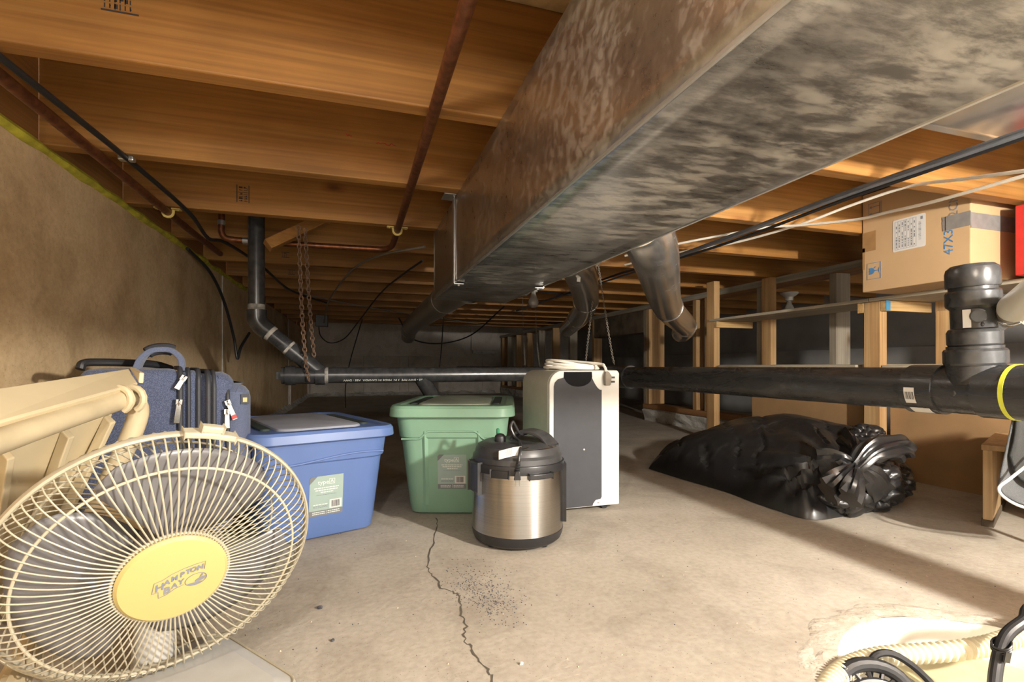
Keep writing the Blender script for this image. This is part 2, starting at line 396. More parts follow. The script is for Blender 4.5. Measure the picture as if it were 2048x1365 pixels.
def link(name, me, parent=None, label=None, cat=None, group=None, kind=None, bevel=0, auto=None, world=True):
    o = bpy.data.objects.new(name, me); COL.objects.link(o)
    if parent:
        o.parent = parent
        if world: o.matrix_parent_inverse = wm(parent).inverted()
    tag(o, label, cat, group, kind)
    if bevel:
        b = o.modifiers.new('bevel', 'BEVEL'); b.width = bevel; b.segments = 2; b.limit_method = 'ANGLE'; b.angle_limit = math.radians(40)
    return o
def wm(o):
    m = Matrix.LocRotScale(o.location, o.rotation_euler, o.scale)
    if o.parent: m = wm(o.parent) @ o.matrix_parent_inverse @ m
    return m
def tag(o, label=None, cat=None, group=None, kind=None):
    if label: o['label'] = label
    if cat: o['category'] = cat
    if group: o['group'] = group
    if kind: o['kind'] = kind
    return o
def empty(name, loc=(0, 0, 0), rz=0.0, label=None, cat=None, group=None, kind=None):
    o = bpy.data.objects.new(name, None); COL.objects.link(o); o.location = loc; o.rotation_euler = (0, 0, rz)
    o.empty_display_size = 0.05
    return tag(o, label, cat, group, kind)
def spline(pts, n=8):
    """Catmull-Rom through the points"""
    P = [V(p) for p in pts]; P = [P[0] * 2 - P[1]] + P + [P[-1] * 2 - P[-2]]
    out = []
    for i in range(1, len(P) - 2):
        for k in range(n):
            t = k / n; a, b, c, d = P[i - 1:i + 3]
            out.append(0.5 * ((2 * b) + (c - a) * t + (2 * a - 5 * b + 4 * c - d) * t * t + (3 * b - 3 * c + d - a) * t ** 3))
    out.append(P[-2]); return out
def rr(w, d, r, n=5, z=0.0, cx=0.0, cy=0.0):
    out = []
    for (sx, sy, a0) in ((1, 1, 0), (-1, 1, PI / 2), (-1, -1, PI), (1, -1, 1.5 * PI)):
        for k in range(n + 1):
            a = a0 + PI / 2 * k / n
            out.append((cx + sx * (w / 2 - r) + r * math.cos(a), cy + sy * (d / 2 - r) + r * math.sin(a), z))
    return out
def frame(o, x, y, z=None):
    x = V(x).normalized(); y = V(y).normalized()
    z = x.cross(y).normalized() if z is None else V(z).normalized()
    m = Matrix((x, y, z)).transposed().to_4x4(); m.translation = V(o); return m
def text_obj(body, size, mat, parent, M4, name='lettering', extrude=0.0002, bold=0.0, align='CENTER', shear=0.0):
    cu = bpy.data.curves.new('t', 'FONT'); cu.body = body; cu.size = size; cu.extrude = extrude; cu.align_x = align; cu.align_y = 'CENTER'
    cu.resolution_u = 2; cu.shear = shear
    if bold: cu.offset = bold
    t = bpy.data.objects.new('t', cu); COL.objects.link(t)
    dg = bpy.context.evaluated_depsgraph_get(); dg.update()
    me = bpy.data.meshes.new_from_object(t.evaluated_get(dg)); bpy.data.objects.remove(t); bpy.data.curves.remove(cu)
    me.transform(M4); me.materials.clear(); me.materials.append(M[mat])
    return link(name, me, parent)

# ================================================================== THE SETTING
JZ = 0.915            # underside of joists
SUB = JZ + 0.235      # underside of subfloor
XL, XR, YB = -0.66, 3.5, 7.6
Y0, PITCH = 0.93, 0.4064
YN = -1.6             # the crawl space goes on behind the photographer

# floor slab with a round hole for the sump basin
PC = V((0.835, 0.385)); PR = 0.235
def make_floor():
    bm = bmesh.new()
    outer = [bm.verts.new(p) for p in ((XL, YN, 0), (XR, YN, 0), (XR, YB, 0), (XL, YB, 0))]
    eo = [bm.edges.new((outer[i], outer[(i + 1) % 4])) for i in range(4)]
    n = 72; hole = []
    for k in range(n):
        a = 2 * PI * k / n
        r = PR * (1 + 0.025 * noise.noise(V((math.cos(a) * 3, math.sin(a) * 3, 1.7))) + 0.012 * noise.noise(V((math.cos(a) * 12, math.sin(a) * 12, 5))))
        hole.append(bm.verts.new((PC.x + r * math.cos(a), PC.y + r * math.sin(a), 0)))
    eh = [bm.edges.new((hole[i], hole[(i + 1) % n])) for i in range(n)]
    bmesh.ops.triangle_fill(bm, use_beauty=True, edges=eo + eh, normal=(0, 0, 1))
    for f in bm.faces:
        if f.normal.z < 0: f.normal_flip()
    low = [bm.verts.new((v.co.x, v.co.y, -0.1)) for v in hole]
    for k in range(n):
        bm.faces.new((hole[k], hole[(k + 1) % n], low[(k + 1) % n], low[k]))
    me = bpy.data.meshes.new('floor'); bm.to_mesh(me); bm.free(); me.materials.append(M['concrete_floor'])
    return link('floor', me, kind='structure')
floor = make_floor()

# crack in the slab
cr = [floor_pt(*p) for p in ((872, 1036), (877, 1052), (868, 1075), (862, 1098), (855, 1130), (859, 1146), (872, 1160), (884, 1178), (902, 1184), (914, 1190), (925, 1210), (924, 1232), (931, 1250), (930, 1264), (928, 1285), (944, 1298), (957, 1316), (975, 1338), (984, 1360), (992, 1385), (1010, 1420))]
path = []
for a, b in zip(cr, cr[1:]):
    for k in range(4):
        t = k / 4; p = a.lerp(b, t); j = 0.0035
        path.append(p + V((random.uniform(-j, j), random.uniform(-j, j), 0)))
mb = MB(); vs = []; fs = []
for i, p in enumerate(path):
    t = (path[min(i + 1, len(path) - 1)] - path[max(0, i - 1)]).normalized(); nrm = V((-t.y, t.x, 0))
    w = random.uniform(0.0006, 0.0022)
    vs += [p + nrm * w + V((0, 0, .0004)), p - nrm * w + V((0, 0, .0004))]
fs = [(2 * i, 2 * i + 1, 2 * i + 3, 2 * i + 2) for i in range(len(path) - 1)]
mb.add(vs, fs); mb.build('crack', 'crack', floor)

# ceiling: strand-board subfloor, joists are its pieces
mb = MB().box((XL, YN, SUB), (XR, YB, SUB + 0.02)); ceiling = mb.build('ceiling', 'osb', kind='structure')
jm = None
for k in range(-6, 13):
    y = Y0 + PITCH * k
    if jm is None:
        o = MB().box((XL, 0, JZ), (XR, 0.038, SUB)).build('joist', 'joist', ceiling, bevel=0.003); jm = o.data
    else:
        o = link('joist', jm, ceiling, bevel=0.003)
    o.location = (0, y, 0)
joist_y = lambda k: Y0 + PITCH * k

# left concrete wall
wall_left = MB().box((XL - 0.2, YN, -0.05), (XL, YB, JZ)).build('wall_left', 'concrete_wall', kind='structure')
for k in range(-6, 17):
    MB().box((XL - 0.06, joist_y(k) + 0.04, JZ), (XL + 0.003, joist_y(k + 1) - 0.002, SUB)).build('rim_block', 'joist_y', wall_left, bevel=0.002)
# squeezed yellow foam along the wall top
pts = [(XL + 0.002 + 0.004 * noise.noise(V((0, y * 0.11, 3))), y * 0.01 * 2.2, JZ - 0.006 + 0.006 * noise.noise(V((1, y * 0.2, 3)))) for y in range(30, 180)]
MB().tube(pts, lambda i, t: max(0.004, 0.011 + 0.008 * noise.noise(V((5, i * 0.17, 0)))), 8).build('foam_sealant', 'foam', wall_left)
MB().box((XL, 2.885, 0.0), (XL + 0.004, 2.9, JZ)).build('form_seam', 'concrete_back', wall_left)
MB().box((XL, 5.5, 0.0), (XL + 0.004, 5.52, JZ)).build('form_seam', 'concrete_back', wall_left)
MB().box((XL, 5.6, 0.02), (XL + 0.012, 5.66, 0.26)).build('batten', 'wall_panel', wall_left)
# crusty salt line at the foot of the wall
def crust(x0, y0, x1, y1, name, par, h=0.05, w=0.07, seed=0):
    n = 90; m = 7; vs = []; fs = []
    dx, dy = x1 - x0, y1 - y0; L = math.hypot(dx, dy); nx, ny = -dy / L, dx / L
    for i in range(n + 1):
        t = i / n
        for j in range(m + 1):
            s = j / m
            z = h * (1 - s) ** 1.5 * (0.8 + 0.5 * noise.noise(V((t * L * 9, s * 3, seed)))) + (0.004 * noise.noise(V((t * 60, s * 9, seed))) if j < m else -0.002)
            ww = w * (0.8 + 0.6 * noise.noise(V((t * L * 3, 0, seed + 3))))
            vs.append((x0 + dx * t + nx * s * ww, y0 + dy * t + ny * s * ww, max(z, -0.002 if j == m else 0.001)))
    for i in range(n):
        for j in range(m):
            a = i * (m + 1) + j; fs.append((a, a + 1, a + m + 2, a + m + 1))
    return MB().add(vs, fs, True).build(name, 'efflor', par)
crust(XL, YB, XL, 3.3, 'salt_crust', wall_left, 0.05, 0.06)

# back wall with two boards fixed on it
wall_back = MB().box((XL - 0.2, YB, -0.05), (XR, YB + 0.2, SUB)).build('wall_back', 'concrete_back', kind='structure')
zb = 0.58
MB().box((XL + 0.1, YB - 0.03, zb), (1.70, YB, SUB - 0.1)).build('wall_board', 'wall_panel', wall_back, bevel=0.003)
MB().box((1.72, YB - 0.035, 0.68), (2.14, YB, SUB - 0.1)).build('wall_board', 'wall_panel', wall_back, bevel=0.003)
MB().box((1.74, YB - 0.05, 0.625), (2.14, YB, 0.68)).build('mortar_ledge', 'efflor', wall_back, bevel=0.01)
for x in (0.1, 0.62, 0.75, 1.2, 1.9):
    MB().box((x, YB - 0.004, 0.05), (x + 0.012, YB, zb)).build('block_joint', 'concrete_floor', wall_back)
crust(2.1, YB, XL, YB, 'salt_crust', wall_back, 0.06, 0.2, 4)

# grey wall beyond the stud wall
wall_right = MB().box((XR, YN, -0.05), (XR + 0.2, YB, SUB)).build('wall_right', 'grey_wall', kind='structure')
MB().box((XR - 0.05, 0, 0.0), (XR, 7.4, 0.56)).build('grey_dado', 'grey_wall', wall_right, bevel=0.004)

# low stud wall on a concrete footing (right side)
XS = 2.185
stud_wall = empty('wall_studs', (XS, 3.0, 0), kind='structure')
for (ya, yb) in ((-1.0, 3.46), (4.3, 7.55)):
    n = 60; vs = []; fs = []
    prof = [(0.015, -0.01), (0.012, 0.02), (0.006, 0.05), (0.0, 0.085), (0.012, 0.098), (0.16, 0.098), (0.16, -0.01)]
    for i in range(n + 1):
        y = ya + (yb - ya) * i / n
        for (px_, pz_) in prof:
            q = 0.012 * noise.noise(V((px_ * 10, y * 7, pz_ * 30)))
            vs.append((XS + px_ - 0.0 + q * (1 if px_ < 0.1 else 0), y, pz_ + (0.3 * q if 0 < pz_ < 0.09 else 0)))
    m = len(prof)
    for i in range(n):
        for j in range(m - 1): a = i * m + j; fs.append((a, a + m, a + m + 1, a + 1))
    fs += [tuple(range(m)), tuple(n * m + j for j in reversed(range(m)))]
    MB().add(vs, fs).build('footing', 'efflor', stud_wall)
MB().box((XS - 0.005, 2.42, 0.098), (XS + 0.1, 3.45, 0.134)).build('sill_plate', 'plate', stud_wall, bevel=0.003)
MB().box((XS + 0.045, -1.0, 0.099), (XS + 0.14, 2.41, 0.134)).build('sill_plate', 'plate', stud_wall, bevel=0.003)
MB().box((XS, 4.31, 0.098), (XS + 0.1, 7.5, 0.134)).build('sill_plate', 'plate', stud_wall, bevel=0.003)
MB().box((XS - 0.004, -1.0, 0.88), (XS, 7.55, 0.9145)).build('plate_face', 'plate_grey', stud_wall)
MB().box((XS, -1.0, 0.878), (XS + 0.145, 7.55, 0.9145)).build('top_plate', 'plate', stud_wall, bevel=0.002)
studs = [(1.79, 'stud_grey', .09), (1.33, 'stud', .09), (2.245, 'stud_grey', .09), (2.69, 'stud', .09), (2.81, 'stud', .06), (3.375, 'stud', .14), (3.415, 'stud_grey', .09),
         (4.32, 'stud', .09), (4.88, 'stud_grey', .09), (5.35, 'stud', .09), (5.81, 'stud_grey', .09), (6.26, 'stud', .09), (6.72, 'stud', .09), (7.15, 'stud_grey', .09), (7.45, 'stud', .09), (0.8, 'stud', .09), (0.3, 'stud_grey', .09)]
sm = {}
for (y, mt, dp) in studs:
    key = (mt, dp)
    if key not in sm:
        o = MB().box((XS + 0.004, 0, 0.134), (XS + 0.004 + dp, 0.038, 0.878)).build('stud', mt, stud_wall, bevel=0.002); sm[key] = o.data
    else: o = link('stud', sm[key], stud_wall, bevel=0.002)
    o.location.y += y
MB().box((XS + 0.004, 3.453, 0.70), (XS + 0.1, 4.315, 0.877)).build('header_beam', 'header_old', stud_wall, bevel=0.003)
# wall beyond the doorway is the grey wall

# ================================================================== MAIN DUCT
DX0, DX1, DZ = 0.271, 0.539, 0.672
duct = empty('main_duct', (0.4, 1.8, DZ), label='large rectangular galvanised sheet-metal duct running under the joists', cat='air duct')
DY0, DY1 = -1.1, 1.805
def duct_face(name, mat, a, b, c, d):
    """sheet subdivided with slight waviness"""
    a, b, c, d = map(V, (a, b, c, d)); n = (b - a).cross(d - a).normalized(); vs = []; fs = []; nu, nv = 60, 8
    for i in range(nu + 1):
        for j in range(nv + 1):
            p = a.lerp(b, i / nu).lerp(d.lerp(c, i / nu), j / nv)
            e = math.sin(PI * j / nv)
            vs.append(p + n * 0.004 * e * noise.noise(p * 3.0))
    for i in range(nu):
        for j in range(nv): q = i * (nv + 1) + j; fs.append((q, q + nv + 1, q + nv + 2, q + 1))
    mb = MB().add(vs, fs, True)
    o = mb.build(name, mat, duct); s = o.modifiers.new('thick', 'SOLIDIFY'); s.thickness = 0.0012; s.offset = -1
    return o
duct_face('bottom_sheet', 'galv', (DX0, DY0, DZ), (DX0, DY1, DZ), (DX1, DY1, DZ), (DX1, DY0, DZ))
duct_face('side_sheet', 'galv_side', (DX0, DY1, DZ), (DX0, DY0, DZ), (DX0, DY0, JZ - .001), (DX0, DY1, JZ - .001))
duct_face('side_sheet', 'galv_side', (DX1, DY0, DZ), (DX1, DY1, DZ), (DX1, DY1, JZ - .001), (DX1, DY0, JZ - .001))
MB().box((DX0, DY1 - 0.001, DZ), (DX1, DY1, JZ - .001)).build('end_cap', 'galv_side', duct)
MB().box((DX0, DY0, JZ - .0025), (DX1, DY1, JZ - .0015)).build('top_sheet', 'galv_side', duct)
for x in (DX0, DX1):
    MB().tube([(x, DY0, DZ), (x, DY1, DZ)], 0.0028, 8).build('corner_seam', 'steel_strap', duct)
for (x, s) in ((DX0, -1), (DX1, 1)):
    mb = MB(); y = 1.40
    mb.box((x + s * 0.003 - 0.001, y, DZ - 0.004), (x + s * 0.003 + 0.001, y + 0.025, JZ - 0.002))
    mb.box((min(x + s * 0.003, x + s * 0.036), y - 0.03, JZ - 0.004), (max(x + s * 0.003, x + s * 0.036), y + 0.025, JZ - 0.0015))
    mb.box((min(x + s * 0.003, x - s * 0.025), y, DZ - 0.006), (max(x + s * 0.003, x - s * 0.025), y + 0.025, DZ - 0.004))
    mb.sphere((x - s * 0.012, y + 0.012, DZ - 0.007), 0.004, 8, 6)
    mb.build('hanger_strap', 'steel_strap', duct)

def round_duct(name, pts, rads, mat, label, seam=(0.35, 0.7), collar=True, seg=28, n=10):
    p = spline(pts, n); m = len(p)
    root = empty(name, pts[-1], label=label, cat='duct pipe')
    def rad(i, t):
        x = t * (len(rads) - 1); k = min(int(x), len(rads) - 2); return rads[k] + (rads[k + 1] - rads[k]) * (x - k)
    o = MB().tube(p, rad, seg, caps=False).build('pipe_body', mat, root)
    s = o.modifiers.new('thick', 'SOLIDIFY'); s.thickness = 0.002
    for t in seam:
        i = int(t * (m - 2)); a, b = p[i], p[i + 1]; d = (b - a).normalized()
        MB().tube([a - d * 0.004, a - d * 0.002, a + d * 0.002, a + d * 0.004], lambda q, tt: rad(i, i / (m - 1)) + (0.0035 if q in (1, 2) else 0.0005), seg, caps=False).build('joint_bead', mat, root)
    if collar:
        a = p[0]; d = (p[1] - p[0]).normalized()
        MB().tube([a - d * 0.004, a + d * 0.012, a + d * 0.02], lambda q, tt: (rads[0] * 1.2, rads[0] * 1.14, rads[0] * 1.02)[q], seg, caps=False).build('collar', mat, root)
    return root
round_duct('round_duct', [(0.541, 0.99, 0.80), (0.66, 1.06, 0.785), (0.81, 1.22, 0.745), (1.35, 1.93, 0.70), (1.83, 2.45, 0.665), (1.93, 2.62, 0.635)], [0.066, 0.066, 0.066, 0.064, 0.062, 0.058],
           'galv_pipe', 'shiny round duct pipe slanting from the big duct down toward the shelf posts', seam=(0.22, 0.62, 0.82))
rd = round_duct('round_duct', [(0.541, 1.46, 0.80), (0.66, 1.52, 0.80), (0.80, 1.70, 0.795), (1.12, 2.30, 0.755), (1.28, 2.75, 0.715), (1.345, 3.05, 0.675)], [0.064, 0.064, 0.064, 0.062, 0.058, 0.05],
           'galv_pipe', 'shorter shiny round duct pipe with a bent lower end and a hanging tag', seam=(0.25, 0.6, 0.8))
MB().box((0, -0.0006, -0.032), (0.013, 0.0006, 0.0), frame(at_d(1155, 545, 1.72), (1, 0, 0), (0, 1, 0.2))).build('paper_tag', 'paper', rd)
round_duct('round_duct', [(0.40, 1.806, 0.745), (0.40, 2.2, 0.745), (0.40, 3.6, 0.74), (0.405, 4.0, 0.72), (0.41, 4.15, 0.67)], [0.068, 0.066, 0.064, 0.062, 0.055],
           'galv_dull', 'dull grey round duct pipe leading away from the end of the big duct', seam=(0.3, 0.6, 0.8))
round_duct('round_duct', [(0.541, 1.60, 0.775), (0.552, 1.60, 0.775), (0.562, 1.60, 0.775)], [0.105, 0.105, 0.1], 'galv_pipe', 'short round duct collar on the right side of the big duct', seam=(), collar=False, n=3)

# sheet metal panning below a joist bay, top right
def wavy_sheet(name, x0, x1, y0, y1, z, mat, label, cat):
    vs = []; fs = []; n = 24
    for i in range(n + 1):
        for j in range(n + 1):
            x = x0 + (x1 - x0) * i / n; y = y0 + (y1 - y0) * j / n
            e = math.sin(PI * j / n)
            vs.append((x, y, z - 0.002 - 0.006 * e * (0.5 + 0.5 * noise.noise(V((x * 5, y * 5, 2))))))
    for i in range(n):
        for j in range(n): q = i * (n + 1) + j; fs.append((q, q + 1, q + n + 2, q + n + 1))
    o = MB().add(vs, fs, True).build(name, mat, label=label, cat=cat); s = o.modifiers.new('thick', 'SOLIDIFY'); s.thickness = 0.001
    return o
wavy_sheet('sheet_metal_panel', 0.56, 1.33, 0.12, 0.708, JZ, 'galv_pipe', 'crumpled shiny sheet metal nailed under the joists at top right', 'metal sheet')

# ================================================================== DRAIN PIPE (one glued black plastic system)
PXR, PZ, PRD = 1.13, 0.383, 0.0445      # right run along Y
drain = empty('drain_pipe', (PXR, 1.5, 0), label='long black plastic drain pipe with fittings running across the crawl space', cat='drain pipe')
YP, PZL, PRL = 1.97, 0.396, 0.0295        # thinner left run along X
MB().tube([(PXR, -0.9, PZ), (PXR, 0.5, PZ), (PXR, 1.6, PZ), (PXR, 3.5, PZ), (PXR, 5.6, PZ + 0.008)], PRD, 32).build('pipe_run', 'abs_dusty', drain)
mb = MB(); mb.tube([(PXR, YP - 0.09, PZ), (PXR, YP + 0.09, PZ)], PRD + 0.005, 32); mb.tube([(PXR, YP, PZL), (PXR - 0.085, YP, PZL)], PRL + 0.005, 24); mb.build('side_tee', 'abs', drain)
MB().tube([(PXR - 0.08, YP, PZL), (0.5, YP, PZL), (-0.12, YP, PZL)], PRL, 32).build('pipe_run', 'abs', drain)
# wye, cleanout, elbow and stack at the left end
A_ = V((-0.118, YP, 0.398)); B_ = V((-0.325, YP, 0.575))
mb = MB(); mb.tube([(-0.12, YP, PZL), (-0.25, YP, PZL)], PRL + 0.002, 28)
mb.tube([(-0.110, YP, PZL), (-0.143, YP, PZL)], PRL + 0.006, 28); mb.tube([(-0.210, YP, PZL), (-0.245, YP, PZL)], PRL + 0.006, 28)
mb.tube([A_, A_.lerp(B_, 0.5)], PRL, 28, False); mb.tube([A_.lerp(B_, 0.42), A_.lerp(B_, 0.53)], PRL + 0.005, 28)
mb.build('wye_fitting', 'abs', drain)
mb = MB(); mb.tube([(-0.245, YP, PZL), (-0.258, YP, PZL)], PRL + 0.001, 28); mb.box((-0.274, YP - 0.012, PZL - 0.013), (-0.256, YP + 0.012, PZL + 0.013)); mb.build('cleanout_plug', 'abs', drain)
MB().tube([A_.lerp(B_, 0.5), A_.lerp(B_, 0.95)], PRL - 0.0015, 28).build('slanted_pipe', 'abs_dusty', drain)
MB().tube(spline([A_.lerp(B_, 0.88), A_.lerp(B_, 1.0), (-0.3385, YP, 0.598), (-0.3406, YP, 0.632)], 6), PRL + 0.004, 28).build('elbow_fitting', 'abs', drain)
MB().tube([(-0.3406, YP, 0.615), (-0.3406, YP, SUB)], PRL - 0.002, 28).build('vertical_stack', 'abs', drain)
for (a, b, r) in (((-0.110, YP, PZL), (-0.098, YP, PZL), PRL + 0.0012), ((-0.3406, YP, 0.632), (-0.3406, YP, 0.652), PRL - 0.0008), (A_.lerp(B_, 0.87), A_.lerp(B_, 0.82), PRL), (A_.lerp(B_, 0.53), A_.lerp(B_, 0.57), PRL)):
    MB().tube([a, b], r, 24, False).build('cement_smear', 'cement', drain)
MB().tube([(0.245, YP, PZL - 0.01), (0.30, YP + 0.03, 0.30), (0.40, YP + 0.08, 0.12), (0.44, YP + 0.1, 0.0)], 0.03, 20).build('floor_branch', 'abs', drain)
# tee and cleanout riser at the right
def ytube(y0, y1, r, name, mat='abs', seg=40):
    return MB().tube([(PXR, y0, PZ), (PXR, y1, PZ)], r, seg).build(name, mat, drain)
TY = 0.637
mb = MB(); mb.tube([(PXR, 0.685, PZ), (PXR, 0.745, PZ)], PRD + 0.0055, 40); mb.tube([(PXR, 0.62, PZ), (PXR, 0.685, PZ)], PRD + 0.0015, 40); mb.tube([(PXR, 0.40, PZ), (PXR, 0.62, PZ)], PRD + 0.0055, 40)
mb.lathe([(0.046, 0.0), (0.0445, 0.02), (0.043, 0.045), (0.044, 0.05)], 36, Matrix.Translation((PXR, TY, PZ + 0.012)))
mb.sphere((PXR - PRD - 0.001, TY + 0.01, PZ - 0.005), 0.006, 10, 6, (0.5, 1, 1))
mb.build('tee_fitting', 'abs_dusty', drain)
ytube(0.569, 0.576, PRD + 0.0062, 'glue_ring', 'glue')
tilt = Matrix.Translation((PXR, TY, PZ + 0.05)) @ Matrix.Rotation(math.radians(-3), 4, 'Y')
mb = MB()
mb.lathe([(0.0455, 0.0), (0.0475, 0.004), (0.0475, 0.026), (0.045, 0.03), (0.042, 0.031), (0.042, 0.036)], 36, tilt)
mb.lathe([(0.0385, 0.036), (0.041, 0.04), (0.041, 0.062), (0.038, 0.068), (0.0345, 0.07), (0.0345, 0.106), (0.0405, 0.112), (0.0415, 0.116), (0.0415, 0.138), (0.0395, 0.141), (0.036, 0.142), (0.036, 0.15)], 36, tilt)
mb.tube([V((1.135, 0.632, 0.495)), V((1.158, 0.606, 0.524))], 0.02, 20)
mb.lathe([(0.013, 0), (0.013, 0.003), (0.011, 0.004)], 20, tilt @ frame((-0.0255, -0.0218, 0.092), (0.65, -0.76, 0), (0, 0, 1)))
mb.sphere(tilt @ V((-0.0225, -0.0262, 0.076)), 0.0045, 10, 6, (0.6, 0.6, 1))
mb.build('riser_fitting', 'abs', drain)
mb = MB(); mb.lathe([(0.0395, 0.148), (0.0405, 0.152), (0.0405, 0.176), (0.0385, 0.184), (0.032, 0.190), (0.02, 0.192)], 36, tilt); mb.build('cleanout_cap', 'abs', drain)
MB().box((-0.006, 0, -0.017), (0.006, 0.0008, 0.017), tilt @ frame((-0.0345, -0.009, 0.088), (0.25, -0.97, 0), (-0.97, -0.25, 0))).build('price_sticker', 'paper', drain)
# stickers on the tee
def pipe_sticker(y0, y1, a0, a1, mat, r, name):
    vs = []; fs = []; n = 8
    for i in range(n + 1):
        a = math.radians(a0 + (a1 - a0) * i / n)
        for y in (y0, y1): vs.append((PXR - math.cos(a) * r, y, PZ + math.sin(a) * r))
    for i in range(n): fs.append((2 * i, 2 * i + 1, 2 * i + 3, 2 * i + 2))
    return MB().add(vs, fs, True).build(name, mat, drain)
st = pipe_sticker(0.733, 0.713, -34, 4, 'paper', PRD + 0.0062, 'barcode_sticker')
for k in range(9):
    y = 0.731 - 0.0019 * k
    o = pipe_sticker(y, y - (0.0011 if k % 3 else 0.0006), -24, -6, 'ink', PRD + 0.0065, 'barcode_bar'); o.parent = st
pipe_sticker(0.732, 0.695, -72, -48, 'paper', PRD + 0.0062, 'paper_sticker')
# white factory print along the left run (upside down on the pipe)
ang = math.radians(-38)
tm = frame((0.105, YP - math.cos(ang) * (PRL + 0.0006), PZL + math.sin(ang) * (PRL + 0.0006)), (-1, 0, 0), (0, -math.sin(ang), -math.cos(ang)))
text_obj("ABS - DWV PIPE  3 IN  MADE IN CANADA  ABS - DWV", 0.0125, 'ink_white', drain, tm, 'pipe_print')

# white condensate pipe clamped to the riser
pv0 = V((1.160, 0.604, 0.527)); pvd = (at_d(2110, 558, 0.74) - pv0).normalized()
pvc = empty('condensate_pipe', pv0, label='white plastic hose held by a steel clamp on the black riser', cat='hose')
MB().tube([pv0 + pvd * 0.034, pv0 + pvd * 0.038, pv0 + pvd * 0.05, pv0 + pvd * 0.5], lambda i, t: (0.018, 0.0235, 0.026, 0.026)[i], 28).build('hose_body', 'pvc', pvc)
mb = MB(); mb.tube([pv0 + pvd * 0.004, pv0 + pvd * 0.02], 0.0255, 28, False); o = mb.build('hose_clamp', 'chrome', pvc); o.modifiers.new('t', 'SOLIDIFY').thickness = 0.001
MB().tube([pv0 - pvd * 0.01, pv0 + pvd * 0.04], 0.0215, 24).build('rubber_sleeve', 'wire_pale', pvc)
side = pvd.cross(V((0, 0, 1))).normalized(); dn = pvd.cross(side).normalized()
mb = MB(); mb.tube([pv0 + V((-.014, -.02, .012)), pv0 + V((-.02, -.026, .008))], 0.006, 12)
a0 = pv0 + V((-0.008, -0.024, -0.012)); mb.box((0, -0.005, 0), (0.05, 0.005, 0.0012), frame(a0, (0.75, -0.1, -0.4), (0.3, -0.3, 0.9))); mb.build('clamp_screw', 'chrome', pvc)

# ------------------------------------------------------------------ chains and hangers
def chain(name, p, q, label, mat='rust', link_l=0.026, wire=0.0028, sag=0.0, group=None, pts=None):
    P = spline(pts, 12) if pts else [V(p), V(q)]
    seglen = [0]
    for a, b in zip(P, P[1:]): seglen.append(seglen[-1] + (b - a).length)
    L = seglen[-1]; step = link_l * 0.72; n = int(L / step); mb = MB()
    def at(s):
        for i in range(len(P) - 1):
            if seglen[i + 1] >= s: return P[i].lerp(P[i + 1], (s - seglen[i]) / max(1e-6, seglen[i + 1] - seglen[i])), (P[i + 1] - P[i]).normalized()
        return P[-1], (P[-1] - P[-2]).normalized()
    for k in range(n):
        c, d = at((k + 0.5) * step); u = d.cross(V((0.3, 1, 0.1))).normalized()
        if k % 2: u = d.cross(u)
        ring = []
        for j in range(10):
            a = 2 * PI * j / 10; ring.append(c + d * math.cos(a) * link_l / 2 + u * math.sin(a) * link_l * 0.32)
        ring += ring[:2]
        mb.tube(ring[:11], wire, 5, False)
    return mb.build(name, mat, label=label, cat='chain', group=group)
ct = at_Z(597, 452, JZ + 0.0); ct.z = JZ
chain('hanging_chain', None, None, 'rusty chain holding the black drain wye near the left wall, front strand', pts=[ct, (-0.183, YP - 0.07, 0.62), (-0.170, YP - PRL - 0.013, 0.42), (-0.160, YP - PRL - 0.008, 0.372)], link_l=0.021, wire=0.0022)
chain('hanging_chain', None, None, 'rusty chain strand hanging just behind the front one at the wye', pts=[ct + V((0.018, 0.03, 0)), (-0.165, YP + 0.01, 0.66), (-0.150, YP + PRL + 0.014, 0.45)], link_l=0.021, wire=0.0022)
chain('hanging_chain', None, None, 'thin chain strand down to the drain pipe right of the dehumidifier', 'wire_pale', pts=[(1.02, 1.98, JZ), (1.058, 1.985, 0.70), (1.09, 1.985, 0.52), (1.108, 1.985, 0.436)], link_l=0.012, wire=0.0011)
chain('hanging_chain', None, None, 'thin chain strand passing in front of the orange stud behind the dehumidifier', 'wire_pale', pts=[(1.01, 1.96, JZ), (1.02, 2.03, 0.70), (1.04, 2.12, 0.52), (1.055, 2.17, 0.42)], link_l=0.012, wire=0.0011)
chain('hanging_chain', None, None, 'far thin chain left of the hanging bulb above the drain pipe', 'wire_pale', pts=[(1.10, 3.25, JZ), (1.11, 3.25, 0.62), (1.12, 3.25, 0.436)], link_l=0.012, wire=0.001)
chain('hanging_chain', None, None, 'far thin chain below the short round duct, in front of dark studs', 'wire_pale', pts=[(1.10, 3.0, JZ), (1.12, 3.02, 0.62), (1.15, 3.05, 0.436)], link_l=0.012, wire=0.001)

